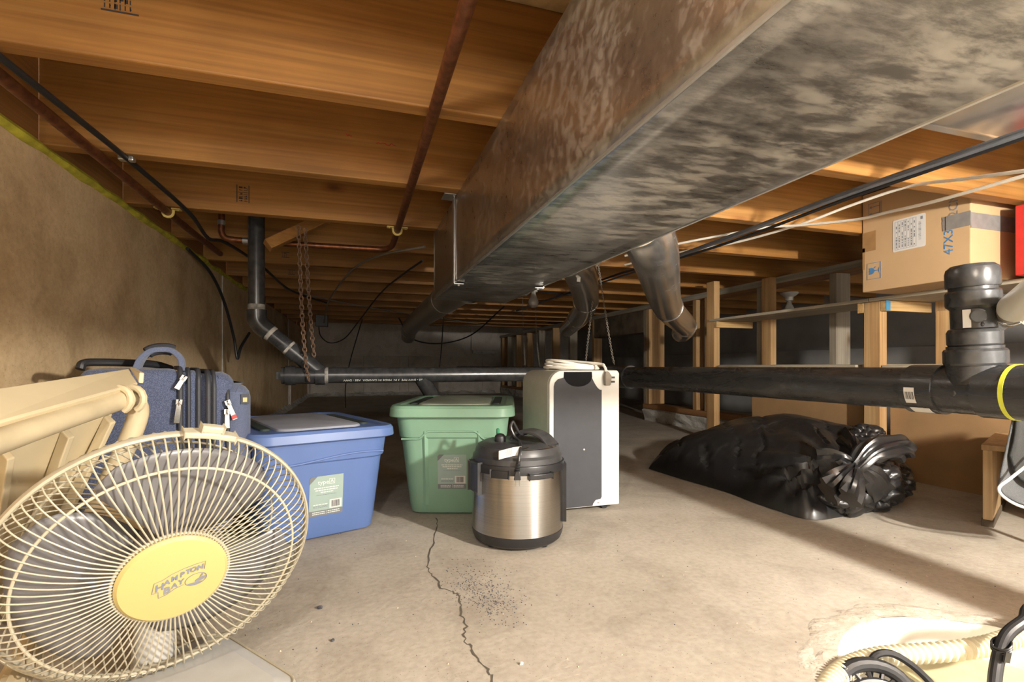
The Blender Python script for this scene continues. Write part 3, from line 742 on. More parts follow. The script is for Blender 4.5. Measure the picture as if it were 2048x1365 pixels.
# ------------------------------------------------------------------ copper pipes
cp = empty('copper_pipe', (0.138, 1.8, JZ), label='copper water pipe under the joists, bending left beyond the duct hanger', cat='water pipe')
CZ = JZ - 0.0125
pts = [(0.138, -1.1, CZ), (0.138, 0.3, CZ), (0.138, 1.0, CZ), (0.137, 1.75, CZ)] + spline([(0.137, 1.86, CZ), (0.132, 1.98, CZ - 0.004), (0.105, 2.025, CZ - 0.008), (0.05, 2.035, CZ - 0.008)], 5)
pts += [(-0.2, 2.045, CZ - 0.008)] + spline([(-0.415, 2.05, CZ - 0.006), (-0.455, 2.05, CZ - 0.002), (-0.47, 2.05, CZ + 0.02), (-0.47, 2.05, CZ + 0.06)], 4) + [(-0.47, 2.05, SUB)]
MB().tube(pts, 0.0111, 16).build('pipe', 'copper', cp)
MB().tube([(-0.40, 2.05, CZ - 0.007), (-0.382, 2.05, CZ - 0.007)], 0.013, 14).build('solder_ring', 'steel_strap', cp)
MB().tube([(-0.47, 2.05, CZ + 0.045), (-0.47, 2.05, CZ + 0.062)], 0.013, 14).build('solder_ring', 'steel_strap', cp)
def bell_strap(x, y, r, par):
    mb = MB(); arc = []
    for k in range(9): a = PI * k / 8; arc.append((x + math.cos(a) * (r + 0.003), y, CZ - math.sin(a) * (r + 0.003)))
    mb.tube([(x + r + 0.003, y, JZ)] + arc + [(x - r - 0.003, y, JZ)], 0.0042, 6)
    for s in (-1, 1):
        mb.box((x + s * (r + 0.012) - 0.012, y - 0.010, JZ - 0.004), (x + s * (r + 0.012) + 0.012, y + 0.010, JZ - 0.0005))
        mb.sphere((x + s * (r + 0.016), y, JZ - 0.004), 0.003, 8, 6)
    return mb.build('pipe_strap', 'yellow_strap', par)
bell_strap(0.137, joist_y(2) + 0.022, 0.0111, cp)
cp2 = empty('copper_pipe', (-0.55, 1.8, JZ), label='copper water pipe running along the top of the left concrete wall', cat='water pipe')
MB().tube([(-0.555, -0.6, CZ), (-0.552, 1.0, CZ), (-0.55, 1.8, CZ), (-0.552, 1.87, CZ), (-0.555, 2.4, CZ + 0.01)], 0.0111, 16).build('pipe', 'copper', cp2)
bell_strap(-0.55, joist_y(2) + 0.022, 0.0111, cp2)

# ------------------------------------------------------------------ cables
def cable(name, pts, r, mat, label, group=None, n=8, seg=8):
    return MB().tube(spline(pts, n), r, seg).build(name, mat, label=label, cat='cable', group=group)
bc = empty('black_cable', (-0.5, 1.6, JZ - .006), label='black cable clipped to the joists beside the left copper pipe', cat='cable')
MB().tube(spline([(-0.54, 0.2, JZ - .007), (-0.534, 0.8, JZ - .007), (-0.52, 1.0, JZ - .009), (-0.502, 1.36, JZ - .007), (-0.49, 1.75, JZ - .012), (-0.50, 2.0, JZ - .03), (-0.48, 2.16, JZ - .007), (-0.43, 2.6, JZ - .007), (-.38, 3.3, JZ - .02), (-.2, 3.9, JZ - .02)], 6), 0.0062, 8).build('cable', 'black_cable', bc)
MB().box((-0.52, joist_y(1) + 0.010, JZ - 0.012), (-0.488, joist_y(1) + 0.028, JZ - 0.0005)).build('cable_clip', 'steel_strap', bc, bevel=0.003)
cable('black_cable', [(-0.635, 2.25, JZ - .02), (-0.63, 2.55, JZ - .06), (-0.62, 2.75, 0.75), (-0.60, 2.86, 0.58), (-0.588, 2.88, 0.47), (-0.575, 2.90, 0.53), (-0.55, 2.98, 0.61)], 0.007, 'black_cable', 'black cable drooping in a V down the left wall beside the stack')
cable('grey_cable', [(-0.42, 3.35, JZ - .006), (-0.2, 3.75, JZ - .008), (0.2, 4.3, JZ - .008), (0.9, 5.0, JZ - .008), (1.5, 5.6, JZ - .01)], 0.005, 'wire_pale', 'thin grey cable running away under the joists behind the stack')
cable('pale_cable', [(0.262, 1.98, JZ - .01), (0.1, 2.2, JZ - .008), (-0.02, 2.6, JZ - .006), (-0.15, 3.4, JZ - .03), (-0.2, 3.75, JZ - .07), (-0.26, 4.5, 0.80)], 0.005, 'wire_pale', 'pale cable from the duct across the joists down to the junction box')
cable('dark_cable', [(0.262, 2.05, JZ - .05), (0.22, 2.6, JZ - .02), (0.15, 3.4, JZ - .006), (0.02, 4.3, 0.80), (-0.1, 4.7, 0.68), (-0.22, 4.75, 0.64), (-0.3, 4.72, 0.70), (-0.31, 4.6, 0.80)], 0.005, 'black_cable', 'dark cable looping in front of the back wall below the junction box')
cable('dark_cable', [(0.05, 4.3, 0.82), (0.0, 4.6, 0.66), (-0.06, 5.0, 0.45), (-0.1, 5.2, 0.22), (-.1, 5.3, 0.01)], 0.005, 'black_cable', 'dark cable hanging straight to the floor before the back wall')
cable('dark_cable', [(0.3, 3.7, 0.78), (0.45, 4.2, 0.66), (0.7, 4.35, 0.63), (0.95, 4.2, 0.70), (1.1, 3.7, JZ - .02)], 0.006, 'black_cable', 'dark cable sagging behind the dull round duct')
cable('dark_cable', [(0.60, 2.4, JZ - .01), (0.75, 2.7, JZ - .006), (1.2, 3.0, JZ - .006), (1.5, 3.05, JZ - .006)], 0.007, 'black_cable', 'dark cable slanting under the joists behind the hanging bulb')
cable('dark_cable', [(0.78, 4.6, JZ), (0.76, 4.6, 0.6), (0.74, 4.6, 0.42)], 0.005, 'black_cable', 'short dark cable hanging to the drain pipe before the back wall')
jb = MB().box((-0.33, 4.52, 0.77), (-0.23, 4.58, 0.87)).build('junction_box', 'black_plastic', label='small dark junction box under the joists at the back left', cat='electrical box', bevel=0.004)
# bundle at the right
for (dx, dz, r, mt, lb) in ((0, 0, 0.0055, 'grey_cable', 'upper grey cable of the bundle crossing below the right joists'), (0.011, -0.009, 0.005, 'black_cable', 'dark lower cable of the bundle crossing below the right joists'), (-0.010, -0.010, 0.0048, 'grey_cable', 'grey cable on the left of the bundle below the right joists')):
    cable('electric_cable', [(1.235 + dx, 0.2, JZ - .022 + dz), (1.235 + dx, 0.63, JZ - .028 + dz), (1.24 + dx * 1.5, 1.0, JZ - .024 + dz * 1.3), (1.245 + dx * 2, 1.4, JZ - .03 + dz * 1.5), (1.25 + dx, 1.75, JZ - .032 + dz), (1.26 - dx * 2, 2.2, JZ - .02 + dz), (1.3, 3.0, JZ - .012 + dz * .5), (1.3, 4.0, JZ - .012 + dz * .5)], r, mt, lb)
wa = [at_d(p, q, d) for p, q, d in ((2130, 330, 0.98), (2048, 342, 1.05), (1930, 358, 1.18), (1818, 373, 1.33), (1702, 411, 1.48), (1600, 449, 1.62), (1472, 485, 1.84), (1361, 505, 2.03), (1250, 530, 2.28))]
wb = [at_d(p, q, d) for p, q, d in ((2130, 328, 0.96), (2048, 352, 1.02), (1869, 403, 1.2), (1779, 424, 1.33), (1710, 440, 1.44), (1600, 451, 1.6), (1534, 455, 1.68), (1450, 470, 1.77), (1361, 487, 1.89), (1250, 512, 2.08))]
cable('white_cable', wa, 0.0042, 'white_cable', 'white cable that rises to the upper line right of the crossing')
cable('white_cable', wb, 0.0042, 'white_cable', 'white cable that dips below the other right of their crossing')

# ------------------------------------------------------------------ lampholders
def lampholder(loc, lit, label, name='bulb_lampholder', flip=True):
    root = empty(name, loc, label=label, cat='light bulb')
    m = Matrix.Translation(loc) @ Matrix.Rotation(PI, 4, 'X')
    MB().lathe([(0.055, 0), (0.055, 0.008), (0.04, 0.022), (0.026, 0.03), (0.024, 0.052), (0.02, 0.054)], 24, m).build('porcelain_base', 'porcelain', root)
    MB().lathe([(0.013, 0.052), (0.014, 0.066), (0.02, 0.082), (0.029, 0.1), (0.031, 0.115), (0.027, 0.131), (0.015, 0.142), (0.002, 0.145)], 24, m).build('bulb', ('bulb', 'bulb_lit', 'bulb_lit_dim')[lit], root)
    return root
lampholder((0.985, 2.71, JZ), 0, 'unlit round bulb hanging below the far end of the big duct')
lampholder((2.72, 2.56, JZ - 0.0), 0, 'unlit white lampholder with bulb beyond the stud wall, above the shelf')
lampholder((LAMP2.x, LAMP2.y, JZ), 2, 'dim lit bulb on the joist above the photographer')
main = lampholder((LAMP.x, LAMP.y, LAMP.z + 0.115), 1, 'lit bare bulb in a porcelain holder behind the photographer')
MB().tube([(LAMP.x, LAMP.y, LAMP.z + 0.11), (LAMP.x, LAMP.y, SUB)], 0.004, 8).build('pendant_cord', 'black_cable', main)

# wooden brace between joists near the chain
MB().box((-0.13, -0.019, -0.019), (0.13, 0.019, 0.019), frame(at_Z(598, 462, JZ + 0.01), (0.75, 0.35, 0.55), (-0.3, 0.9, -0.2))).build('wood_brace', 'joist', ceiling, bevel=0.002)
# lumber stamps on joist faces
def stamp(px, py, k, w, h, rot, s=1):
    Yf = joist_y(k) - 0.0006; d0 = (px - 712.0) / (F / CT)
    X = d0 * CT * Yf / (1 - d0 * ST); d = X * ST + Yf * CT; z = CAMZ - (py - HOR) * d / F
    m = frame((X, Yf, z), (1, 0, 0), (0, 0, 1)) @ Matrix.Rotation(rot, 4, 'Z'); mb = MB()
    for sgn in (-1, 1): mb.box((-w / 2, sgn * h / 2 - 0.0012, 0), (w / 2, sgn * h / 2 + 0.0012, 0.0005), m)
    random.seed(int(px))
    x = -w / 2 + 0.004
    while x < w / 2 - 0.006:
        for yy in (-h * 0.22, h * 0.18):
            ww = random.uniform(0.002, 0.006); hh = random.uniform(0.25, 0.36) * h
            mb.box((x, yy - hh / 2, 0), (x + 0.0016, yy + hh / 2, 0.0004), m)
            if random.random() < 0.7: mb.box((x, yy + random.choice((-.5, 0, .42)) * hh, 0), (x + ww, yy + random.choice((-.5, 0, .42)) * hh + 0.0014, 0.0004), m)
        x += 0.0068
    mb.build('lumber_stamp', 'ink', ceiling)
stamp(486, 388, 2, 0.055, 0.034, PI / 2)
stamp(240, 8, 0, 0.05, 0.026, 0.0)
stamp(571, 510, 3, 0.03, 0.02, 0)
stamp(583, 545, 4, 0.03, 0.02, 0)
# red crayon marks
random.seed(3)
def crayon(px, py, k, n, w):
    Yf = joist_y(k) - 0.0008; d0 = (px - 712.0) / (F / CT)
    X = d0 * CT * Yf / (1 - d0 * ST); d = X * ST + Yf * CT; z = CAMZ - (py - HOR) * d / F
    pts = [(X + w * (i / n - 0.5), Yf, z + random.uniform(-0.004, 0.004)) for i in range(n + 1)]
    MB().tube(pts, 0.0013, 5).build('crayon_mark', 'ink_red', ceiling)
crayon(772, 288, 1, 9, 0.05); crayon(698, 272, 1, 4, 0.014)

# ================================================================== SHELVING UNIT on the right
sh = empty('shelving_unit', (1.98, 1.6, 0), label='rough two-level wooden shelving of pine posts and grey boards along the stud wall', cat='shelf')
XP = 1.935
def post(x, y, w, d, z1, mat='stud', z0=0.0): return MB().box((x, y, z0), (x + w, y + d, z1)).build('post', mat, sh, bevel=0.002)
yp1, yp2 = 2.33, 1.40
post(XP, yp1, 0.038, 0.064, JZ - 0.002); post(XP, yp2, 0.038, 0.064, 0.683)
post(2.137, 2.13, 0.038, 0.064, JZ - 0.002); post(2.137, 1.27, 0.038, 0.064, 0.643)
post(XP, 0.45, 0.038, 0.064, 0.683); post(2.137, 0.40, 0.038, 0.064, 0.643)
# cross bars carrying the shelves
MB().box((XP - 0.003, yp1 - 0.024, 0.648), (2.185, yp1 - 0.001, 0.683)).build('cross_bar', 'stud_x', sh, bevel=0.002)
cb = MB().box((XP + 0.0, yp2 - 0.024, 0.643), (2.185, yp2 - 0.001, 0.683)).build('cross_bar', 'stud_x', sh, bevel=0.002)
MB().box((XP - 0.0006, yp2 - 0.0246, 0.644), (XP + 0.022, yp2 - 0.0235, 0.682)).build('paint_dab', 'blue_paint', cb)
MB().box((XP - 0.001, yp2 + 0.065, 0.643), (XP + 0.02, yp2 + 0.09, 0.683)).build('cross_bar', 'stud_x', sh, bevel=0.002)
MB().box((XP - 0.003, 0.43, 0.643), (2.185, 0.449, 0.683)).build('cross_bar', 'stud_x', sh, bevel=0.002)
MB().box((XP - 0.01, 1.44, 0.684), (2.18, 2.36, 0.697)).build('shelf_board', 'ply', sh, bevel=0.001)
MB().box((XP - 0.01, 0.2, 0.684), (2.18, 1.436, 0.697)).build('shelf_board', 'ply', sh, bevel=0.001)
MB().box((XP + 0.0385, 0.3, 0.425), (2.18, 2.36, 0.438)).build('shelf_board', 'ply', sh, bevel=0.001)
MB().box((XP + 0.002, 1.5, 0.418), (XP + 0.036, 2.30, 0.436)).build('shelf_edge', 'ply', sh, bevel=0.002)
MB().box((XP + 0.002, 0.55, 0.414), (XP + 0.036, 1.395, 0.434)).build('shelf_edge', 'ply', sh, bevel=0.002)
# hardboard sheets leaning under the lower shelf
def sheet(y0, y1, label, x=1.985):
    m = MB().box((0, 0, 0), (0.006, y1 - y0, 0.415), Matrix.Translation((x, y0, 0)) @ Matrix.Rotation(math.radians(-0.6), 4, 'Y'))
    return m.build('hardboard_sheet', 'hardboard', label=label, cat='board', bevel=0.001)
sheet(1.425, 2.10, 'brown hardboard sheet under the shelf, behind the black garbage bag')
sheet(0.62, 1.395, 'brown hardboard sheet under the shelf, right of the garbage bag')

# ------------------------------------------------------------------ cardboard box on the shelf
bxr = empty('cardboard_box', (2.0, 1.17, 0.71), label='tan cardboard carton with blue fragile sign, white label and grey tape on the upper shelf', cat='box')
BX0, BY0, BY1, BZ0, BZ1 = 1.755, 1.0, 1.333, 0.6975, 1.05
MB().box((BX0, BY0, BZ0), (2.16, BY1, BZ1)).build('carton', 'card', bxr, bevel=0.003)
def face_pt(px, py): p = at_X(px, py, BX0); return p.y, p.z
def on_face(cy, cz, rot=0.0): return frame((BX0 - 0.0006, cy, cz), (0, -1, 0), (0, 0, 1), (-1, 0, 0)) @ Matrix.Rotation(rot, 4, 'Z')
def patch(px0, py0, px1, py1, mat, name, t=0.0006, par=None):
    (ya, za), (yb, zb_) = face_pt(px0, py0), face_pt(px1, py1); ya = min(ya, BY1 - 0.001)
    return MB().box((BX0 - t, min(ya, yb), min(za, zb_)), (BX0 + 0.0002, max(ya, yb), max(za, zb_))).build(name, mat, par or bxr)
# white shipping label
(y0l, z0l) = face_pt(1783, 500); (y1l, z1l) = face_pt(1855, 431)
lc = ((y0l + y1l) / 2, (z0l + z1l) / 2); lw, lh = 0.102, 0.108
lm = on_face(lc[0], lc[1])
lab = MB().loft([rr(lw, lh, 0.005, 3, 0.0), rr(lw, lh, 0.005, 3, 0.0004)], True, False, lm).build('shipping_label', 'paper', bxr)
mb = MB()
for k in range(8): x = -0.044 + k * 0.0095; mb.box((x, -0.047, 0.0005), (x + 0.0007, 0.047, 0.0007), lm)
mb.box((-0.044, -0.016, 0.0005), (0.024, -0.0153, 0.0007), lm); mb.box((-0.044, 0.047, 0.0005), (0.024, 0.0477, 0.0007), lm); mb.box((-0.044, -0.0477, 0.0005), (0.024, -0.047, 0.0007), lm)
random.seed(11)
for k in range(7):
    y = -0.042
    while y < 0.04:
        hh = random.uniform(0.003, 0.011)
        if random.random() < 0.75: mb.box((-0.0408 + k * 0.0095, y, 0.0005), (-0.0378 + k * 0.0095, y + hh, 0.0007), lm)
        y += hh + 0.003
for k in range(22): y = -0.03 + k * 0.0028; mb.box((0.030, y, 0.0005), (0.038, y + random.choice((0.0006, 0.0015)), 0.0007), lm)
mb.box((0.036, 0.036, 0.0005), (0.043, 0.046, 0.0007), lm)
mb.build('label_print', 'ink_grey', lab)
# fragile glass sign and this-way-up sign
def sign_frame(mb, w, h, m, t=0.0011):
    for a in ((-w / 2, -h / 2, w / 2, -h / 2 + t), (-w / 2, h / 2 - t, w / 2, h / 2), (-w / 2, -h / 2, -w / 2 + t, h / 2), (w / 2 - t, -h / 2, w / 2, h / 2)):
        mb.box((a[0], a[1], 0), (a[2], a[3], 0.0005), m)
fy, fz = face_pt(1748, 542); fm = on_face(fy, fz); mb = MB(); sign_frame(mb, 0.048, 0.058, fm)
gm = fm @ Matrix.Rotation(PI / 2, 4, 'Z')       # glass lying on its side (stem to the right)
mb.prism([(-0.011, 0.018), (-0.004, 0.0145), (-0.001, 0.019), (0.004, 0.0145), (0.011, 0.018), (0.0115, 0.008), (0.009, 0.002), (0.003, -0.002), (0.0012, -0.004), (0.0012, -0.016), (0.01, -0.0185), (-0.01, -0.0185), (-0.0012, -0.016), (-0.0012, -0.004), (-0.003, -0.002), (-0.009, 0.002), (-0.0115, 0.008)], 0.0005, gm)
mb.prism([(0.007, -0.001), (0.013, -0.007), (0.015, -0.005), (0.009, 0.001)], 0.0005, gm)
mb.build('fragile_sign', 'ink_blue', bxr)
ay, az = face_pt(1750, 420); am = on_face(ay, az); mb = MB(); sign_frame(mb, 0.046, 0.052, am, 0.0014)
for s in (-0.012, 0.012):
    mb.box((-0.013, s - 0.0012, 0), (0.016, s + 0.0012, 0.0005), am)
    mb.prism([(-0.021, s), (-0.012, s + 0.005), (-0.012, s - 0.005)], 0.0005, am)
mb.box((0.0155, -0.022, 0), (0.019, 0.022, 0.0005), am)
mb.build('this_way_up_sign', 'ink_grey', bxr)
ty, tz = face_pt(1898, 478)
text_obj('47X3', 0.036, 'ink_blue', bxr, on_face(ty, 0.816, PI / 2), 'size_lettering')
ty, tz = face_pt(1908, 412)
text_obj('2CM', 0.036, 'ink_grey', bxr, on_face(ty, 0.926, PI / 2), 'size_lettering')
patch(1716, 470, 1752, 500, 'card_tape', 'packing_tape'); patch(1716, 500, 1730, 540, 'card_tape', 'packing_tape')
tp = MB(); (ya, za) = face_pt(1893, 455); (yb, zb2) = face_pt(1938, 431)
vs = []
random.seed(5)
zt0, zt1 = 0.845, 0.892
tp.box((BX0 - 0.0014, BY0, 0.853), (BX0 + 0.0004, BY0 + 0.068, 0.897)); tp.box((BX0, BY0 - 0.0008, zt0), (2.16, BY0 + 0.0004, zt1))
for k in range(6): z = 0.853 + k * 0.044 / 6; tp.box((BX0 - 0.0014, BY0 + 0.066, z), (BX0 + 0.0003, BY0 + 0.068 + random.uniform(0.001, 0.008), z + 0.0072))
tp.build('duct_tape', 'duct_tape', bxr)
MB().box((1.86, 0.72, 0.6975), (2.15, 0.95, 0.905)).build('red_carton', 'red', label='red carton on the upper shelf at the right edge', cat='box', bevel=0.003)
MB().box((1.99, 0.60, 0.4385), (2.15, 0.86, 0.46)).build('red_tray', 'red', label='flat dark red item on the lower shelf behind the black riser', cat='tray', bevel=0.006)

# ================================================================== STORAGE TOTES
def tote(name, loc, rz, bw, bd, tw, td, lw, ld, h, mat, dusty, label, wave):
    root = empty(name, loc, rz, label, 'storage bin', 'storage totes')
    R = wm(root)
    def Lf(t): return bw + (tw - bw) * t, bd + (td - bd) * t
    rings = []
    zs = [(0.0, -0.03), (0.006, -0.008), (0.02, 0), (0.45 * h, 0), (0.70 * h, 0), (0.715 * h, 0.008), (0.88 * h, 0.009), (0.9 * h, 0.009), (0.905 * h, 0.018), (0.97 * h, 0.02)]
    for z, e in zs:
        w, d = Lf(z / h); rings.append(rr(w + e, d + e, 0.045 if z > 0.01 else 0.035, 6, z))
    MB().loft(rings, True, True, R).build('bin_body', mat, root)
    # moulded grip line on the front face
    zg = 0.70 * h; pts = []
    for k in range(41):
        x = -tw * 0.44 + tw * 0.88 * k / 40; u = x / (tw * 0.5)
        if wave == 'wave': z = zg + 0.03 * h * math.sin(u * 2.6 + 0.2) + 0.01
        else: z = zg + (0.07 * h if abs(u) < 0.42 else 0.07 * h * max(0, 1 - (abs(u) - 0.42) / 0.14))
        y = -(bd + (td - bd) * z / h) / 2 - (0.0045 if z > zg + .002 else 0.0028); pts.append(R @ V((x, y, z)))
    MB().tube(pts, 0.003, 6).build('grip_ridge', mat, root)
    if wave != 'wave':
        g = zg + 0.07 * h; y = -(bd + (td - bd) * g / h) / 2
        # moulded arch below the grip: three raised vertical facets
        for (xa, xb) in ((-0.27 * tw, -0.2 * tw), (0.2 * tw, 0.27 * tw)):
            mb = MB(); ys = lambda z: -(bd + (td - bd) * z / h) / 2
            mb.loft([[R @ V((xa, ys(0.03) + 0.002, 0.03)), R @ V((xb, ys(0.03) + 0.002, 0.03)), R @ V(((xa + xb) / 2, ys(0.03) - 0.004, 0.03))],
                     [R @ V((xa, ys(g) + 0.002, g)), R @ V((xb, ys(g) + 0.002, g)), R @ V(((xa + xb) / 2, ys(g) - 0.007, g))]], True, False)
            mb.build('moulded_rib', mat, root)
    # lid
    z0 = 0.90 * h
    rings = [rr(lw, ld, 0.05, 7, z0), rr(lw + 0.004, ld + 0.004, 0.052, 7, z0 + 0.002), rr(lw, ld, 0.05, 7, z0 + 0.075 * h), rr(lw - 0.01, ld - 0.01, 0.047, 7, h), rr(lw - 0.05, ld - 0.05, 0.04, 7, h + 0.001), rr(lw - 0.065, ld - 0.065, 0.04, 7, h - 0.003)]
    lid = MB().loft(rings, True, True, R).build('lid', mat, root)
    mb = MB(); mb.loft([rr(lw * 0.60, ld * 0.80, 0.04, 6, h - 0.008), rr(lw * 0.58, ld * 0.78, 0.04, 6, h + 0.002), rr(lw * 0.55, ld * 0.75, 0.035, 6, h + 0.004)], True, True, R); mb.build('lid_panel', dusty, lid)
    for s in (-1, 1):
        mb = MB(); mb.loft([rr(0.026, ld * 0.60, 0.011, 4, h - 0.004, s * lw * 0.345), rr(0.024, ld * 0.59, 0.011, 4, h + 0.0012, s * lw * 0.345)], True, False, R); mb.build('lid_groove_shade', 'groove_shade', lid)  # dark raised strips; shade of the lid's grooves painted as colour
    # label
    zc = 0.40 * h; slope = math.atan((td - bd) / 2 / h)
    yf = -(bd + (td - bd) * zc / h) / 2 - 0.0006
    Lm = R @ frame((0.0, yf, zc), (1, 0, 0), (0, -math.sin(slope), math.cos(slope)))
    a, b = 0.041, 0.05
    lb = MB().prism([(-a, -b * 0.72), (a, -b * 0.72), (a, b), (-a * 0.55, b), (-a, b * 0.62)], 0.0006, Lm).build('paper_label', 'label_mint', root)
    mb = MB(); mb.box((-a, -b, 0), (a, -b * 0.72, 0.0006), Lm); mb.prism([(-a, b * 0.62), (-a * 0.55, b), (-a * 0.9, b), (-a, b * 0.9)], 0.0005, Lm)
    band = mb.build('label_band', 'label_grey', root)
    text_obj('type', 0.0155, 'ink_white', lb, Lm @ Matrix.Translation((-0.008, 0.034, 0.0007)))
    mb = MB(); sign_frame(mb, 0.014, 0.013, Lm @ Matrix.Translation((0.013, 0.035, 0.0006)), 0.0009); mb.build('logo_box', 'ink_white', lb)
    text_obj('A', 0.0125, 'ink_white', lb, Lm @ Matrix.Translation((0.013, 0.035, 0.0007)))
    mb = MB()
    random.seed(2)
    for (y, x0, x1, hh) in ((0.019, -0.03, 0.03, 0.0022), (0.0135, -0.027, 0.027, 0.0022), (0.008, -0.014, 0.016, 0.0022), (-0.022, -0.031, 0.004, 0.0016)):
        x = x0
        while x < x1: w = random.uniform(0.003, 0.008); mb.box((x, y, 0.0006), (min(x + w, x1), y + hh, 0.0009), Lm); x += w + 0.0014
    mb.build('label_print', 'ink_white', lb)
    mb = MB()
    for (y, x0, x1) in ((0.002, -0.024, 0.024), (-0.026, -0.031, 0.006), (-0.029, -0.031, 0.004)):
        x = x0
        while x < x1: w = random.uniform(0.002, 0.005); mb.box((x, y, 0.0006), (min(x + w, x1), y + 0.0012, 0.0009), Lm); x += w + 0.0012
    mb.build('label_print', 'ink_grey', lb)
    bc_ = MB().box((0.008, -0.034, 0.0006), (0.038, -0.012, 0.0009), Lm).build('barcode_field', 'paper', lb)
    mb = MB(); x = 0.013
    while x < 0.033: w = random.choice((0.0005, 0.001, 0.0014)); mb.box((x, -0.031, 0.0009), (x + w, -0.015, 0.0011), Lm); x += w + 0.0009
    o = mb.build('barcode', 'ink', lb)
    mb = MB()
    for y in (-0.041, -0.0455):
        for (x0, x1) in ((-0.033, -0.003), (0.004, 0.034)):
            x = x0
            while x < x1: w = random.uniform(0.002, 0.005); mb.box((x, y, 0.0006), (min(x + w, x1), y + 0.0018, 0.0009), Lm); x += w + 0.001
    mb.box((0.0, -0.047, 0.0006), (0.0006, -0.037, 0.0009), Lm)
    mb.build('label_print', 'ink_white', band)
    return root
# green tote: squarely faces the camera
gf = at_d(905, 1030, 1.432); gc = V((gf.x, gf.y, 0)) + V((ST, CT, 0)) * 0.21
tote('storage_tote', gc, -YAW, 0.255, 0.42, 0.325, 0.475, 0.358, 0.52, 0.318, 'tote_green', 'tote_green_dusty', 'green plastic storage tote with a green lid behind the steel cooker', 'arch')
brz = math.radians(20.5); bfc = floor_pt(752, 1056); bu = V((math.cos(brz), math.sin(brz), 0)); bv = V((-math.sin(brz), math.cos(brz), 0))
bc0 = bfc - bu * 0.133 + bv * 0.205
tote('storage_tote', (bc0.x, bc0.y, 0), brz, 0.27, 0.41, 0.325, 0.46, 0.357, 0.50, 0.275, 'tote_blue', 'tote_blue_dusty', 'blue plastic storage tote with a dusty blue lid beside the suitcase', 'wave')

# ================================================================== PRESSURE COOKER
ck = empty('pressure_cooker', (0.387, 1.183, 0), -YAW, label='stainless steel electric pressure cooker with black lid on the floor', cat='cooker')
CM = wm(ck); CR = 0.1135
MB().lathe([(CR - 0.012, 0.006), (CR - 0.005, 0.012), (CR - 0.001, 0.022), (CR + 0.001, 0.034)], 64, CM).build('base_ring', 'black_plastic', ck)
mb = MB()
for k in range(4):
    a = PI / 4 + k * PI / 2; mb.lathe([(0.011, 0), (0.012, 0.008)], 14, CM @ Matrix.Translation((0.085 * math.cos(a), 0.085 * math.sin(a), 0)))
mb.build('rubber_feet', 'black_plastic', ck)
MB().lathe([(CR - 0.001, 0.032), (CR, 0.034), (CR, 0.182), (CR - 0.001, 0.184)], 96, CM).build('steel_body', 'brushed', ck)
MB().lathe([(CR - 0.002, 0.178), (CR + 0.003, 0.179), (CR + 0.004, 0.196), (CR + 0.003, 0.199), (CR - 0.004, 0.2), (CR - 0.006, 0.192)], 64, CM).build('rim_ring', 'black_plastic', ck)
def facets(c, az0, az1, r0, r1, z0, z1, n=6):
    vs = []; fs = []
    for i in range(n + 1):
        a = az0 + (az1 - az0) * i / n
        for (r, z) in ((r0, z0), (r1, z0), (r1, z1), (r0, z1)): vs.append(CM @ V((r * math.cos(a), r * math.sin(a), z)))
    for i in range(n):
        for j in range(4): j2 = (j + 1) % 4; fs.append((i * 4 + j, i * 4 + j2, i * 4 + 4 + j2, i * 4 + 4 + j))
    fs += [(0, 1, 2, 3), (n * 4 + 3, n * 4 + 2, n * 4 + 1, n * 4)]
    return c.add(vs, fs)
mb = facets(MB(), math.radians(-78), math.radians(-50), CR - 0.002, CR + 0.014, 0.171, 0.183); mb.build('front_grip', 'black_plastic', ck, bevel=0.002)
facets(MB(), math.radians(-122), math.radians(-100), CR - .002, CR + .007, 0.172, 0.19).build('rim_tab', 'black_plastic', ck, bevel=0.002)
mb = facets(MB(), math.radians(195), math.radians(222), CR - 0.004, CR + 0.010, 0.13, 0.2); mb.build('side_handle', 'lid_plastic', ck, bevel=0.003)
mb = facets(MB(), math.radians(12), math.radians(-14), CR - 0.004, CR + 0.008, 0.05, 0.19, 4); mb.build('control_panel', 'black_plastic', ck, bevel=0.002)
lid = MB().lathe([(CR - 0.004, 0.192), (CR - 0.001, 0.2), (CR - 0.002, 0.212), (CR - 0.007, 0.218), (CR - 0.0085, 0.226), (CR - 0.014, 0.236), (CR - 0.03, 0.244), (CR - 0.045, 0.246), (CR - 0.055, 0.2435), (0.02, 0.2435), (0.001, 0.2435)], 64, CM).build('lid', 'lid_plastic', ck)
# silver crescent inlay on the lid front
vs = []; fs = []; n = 16
for i in range(n + 1):
    a = math.radians(-92 + 70 * i / n); w = math.sin(PI * i / n)
    for (r, z) in ((CR - 0.0115, 0.2345), (CR - 0.0115 - 0.017 * w, 0.2355 + 0.0075 * w)): vs.append(CM @ V((r * math.cos(a), r * math.sin(a), z)))
for i in range(n): fs.append((2 * i, 2 * i + 2, 2 * i + 3, 2 * i + 1))
MB().add(vs, fs, True).build('silver_inlay', 'chrome', lid)
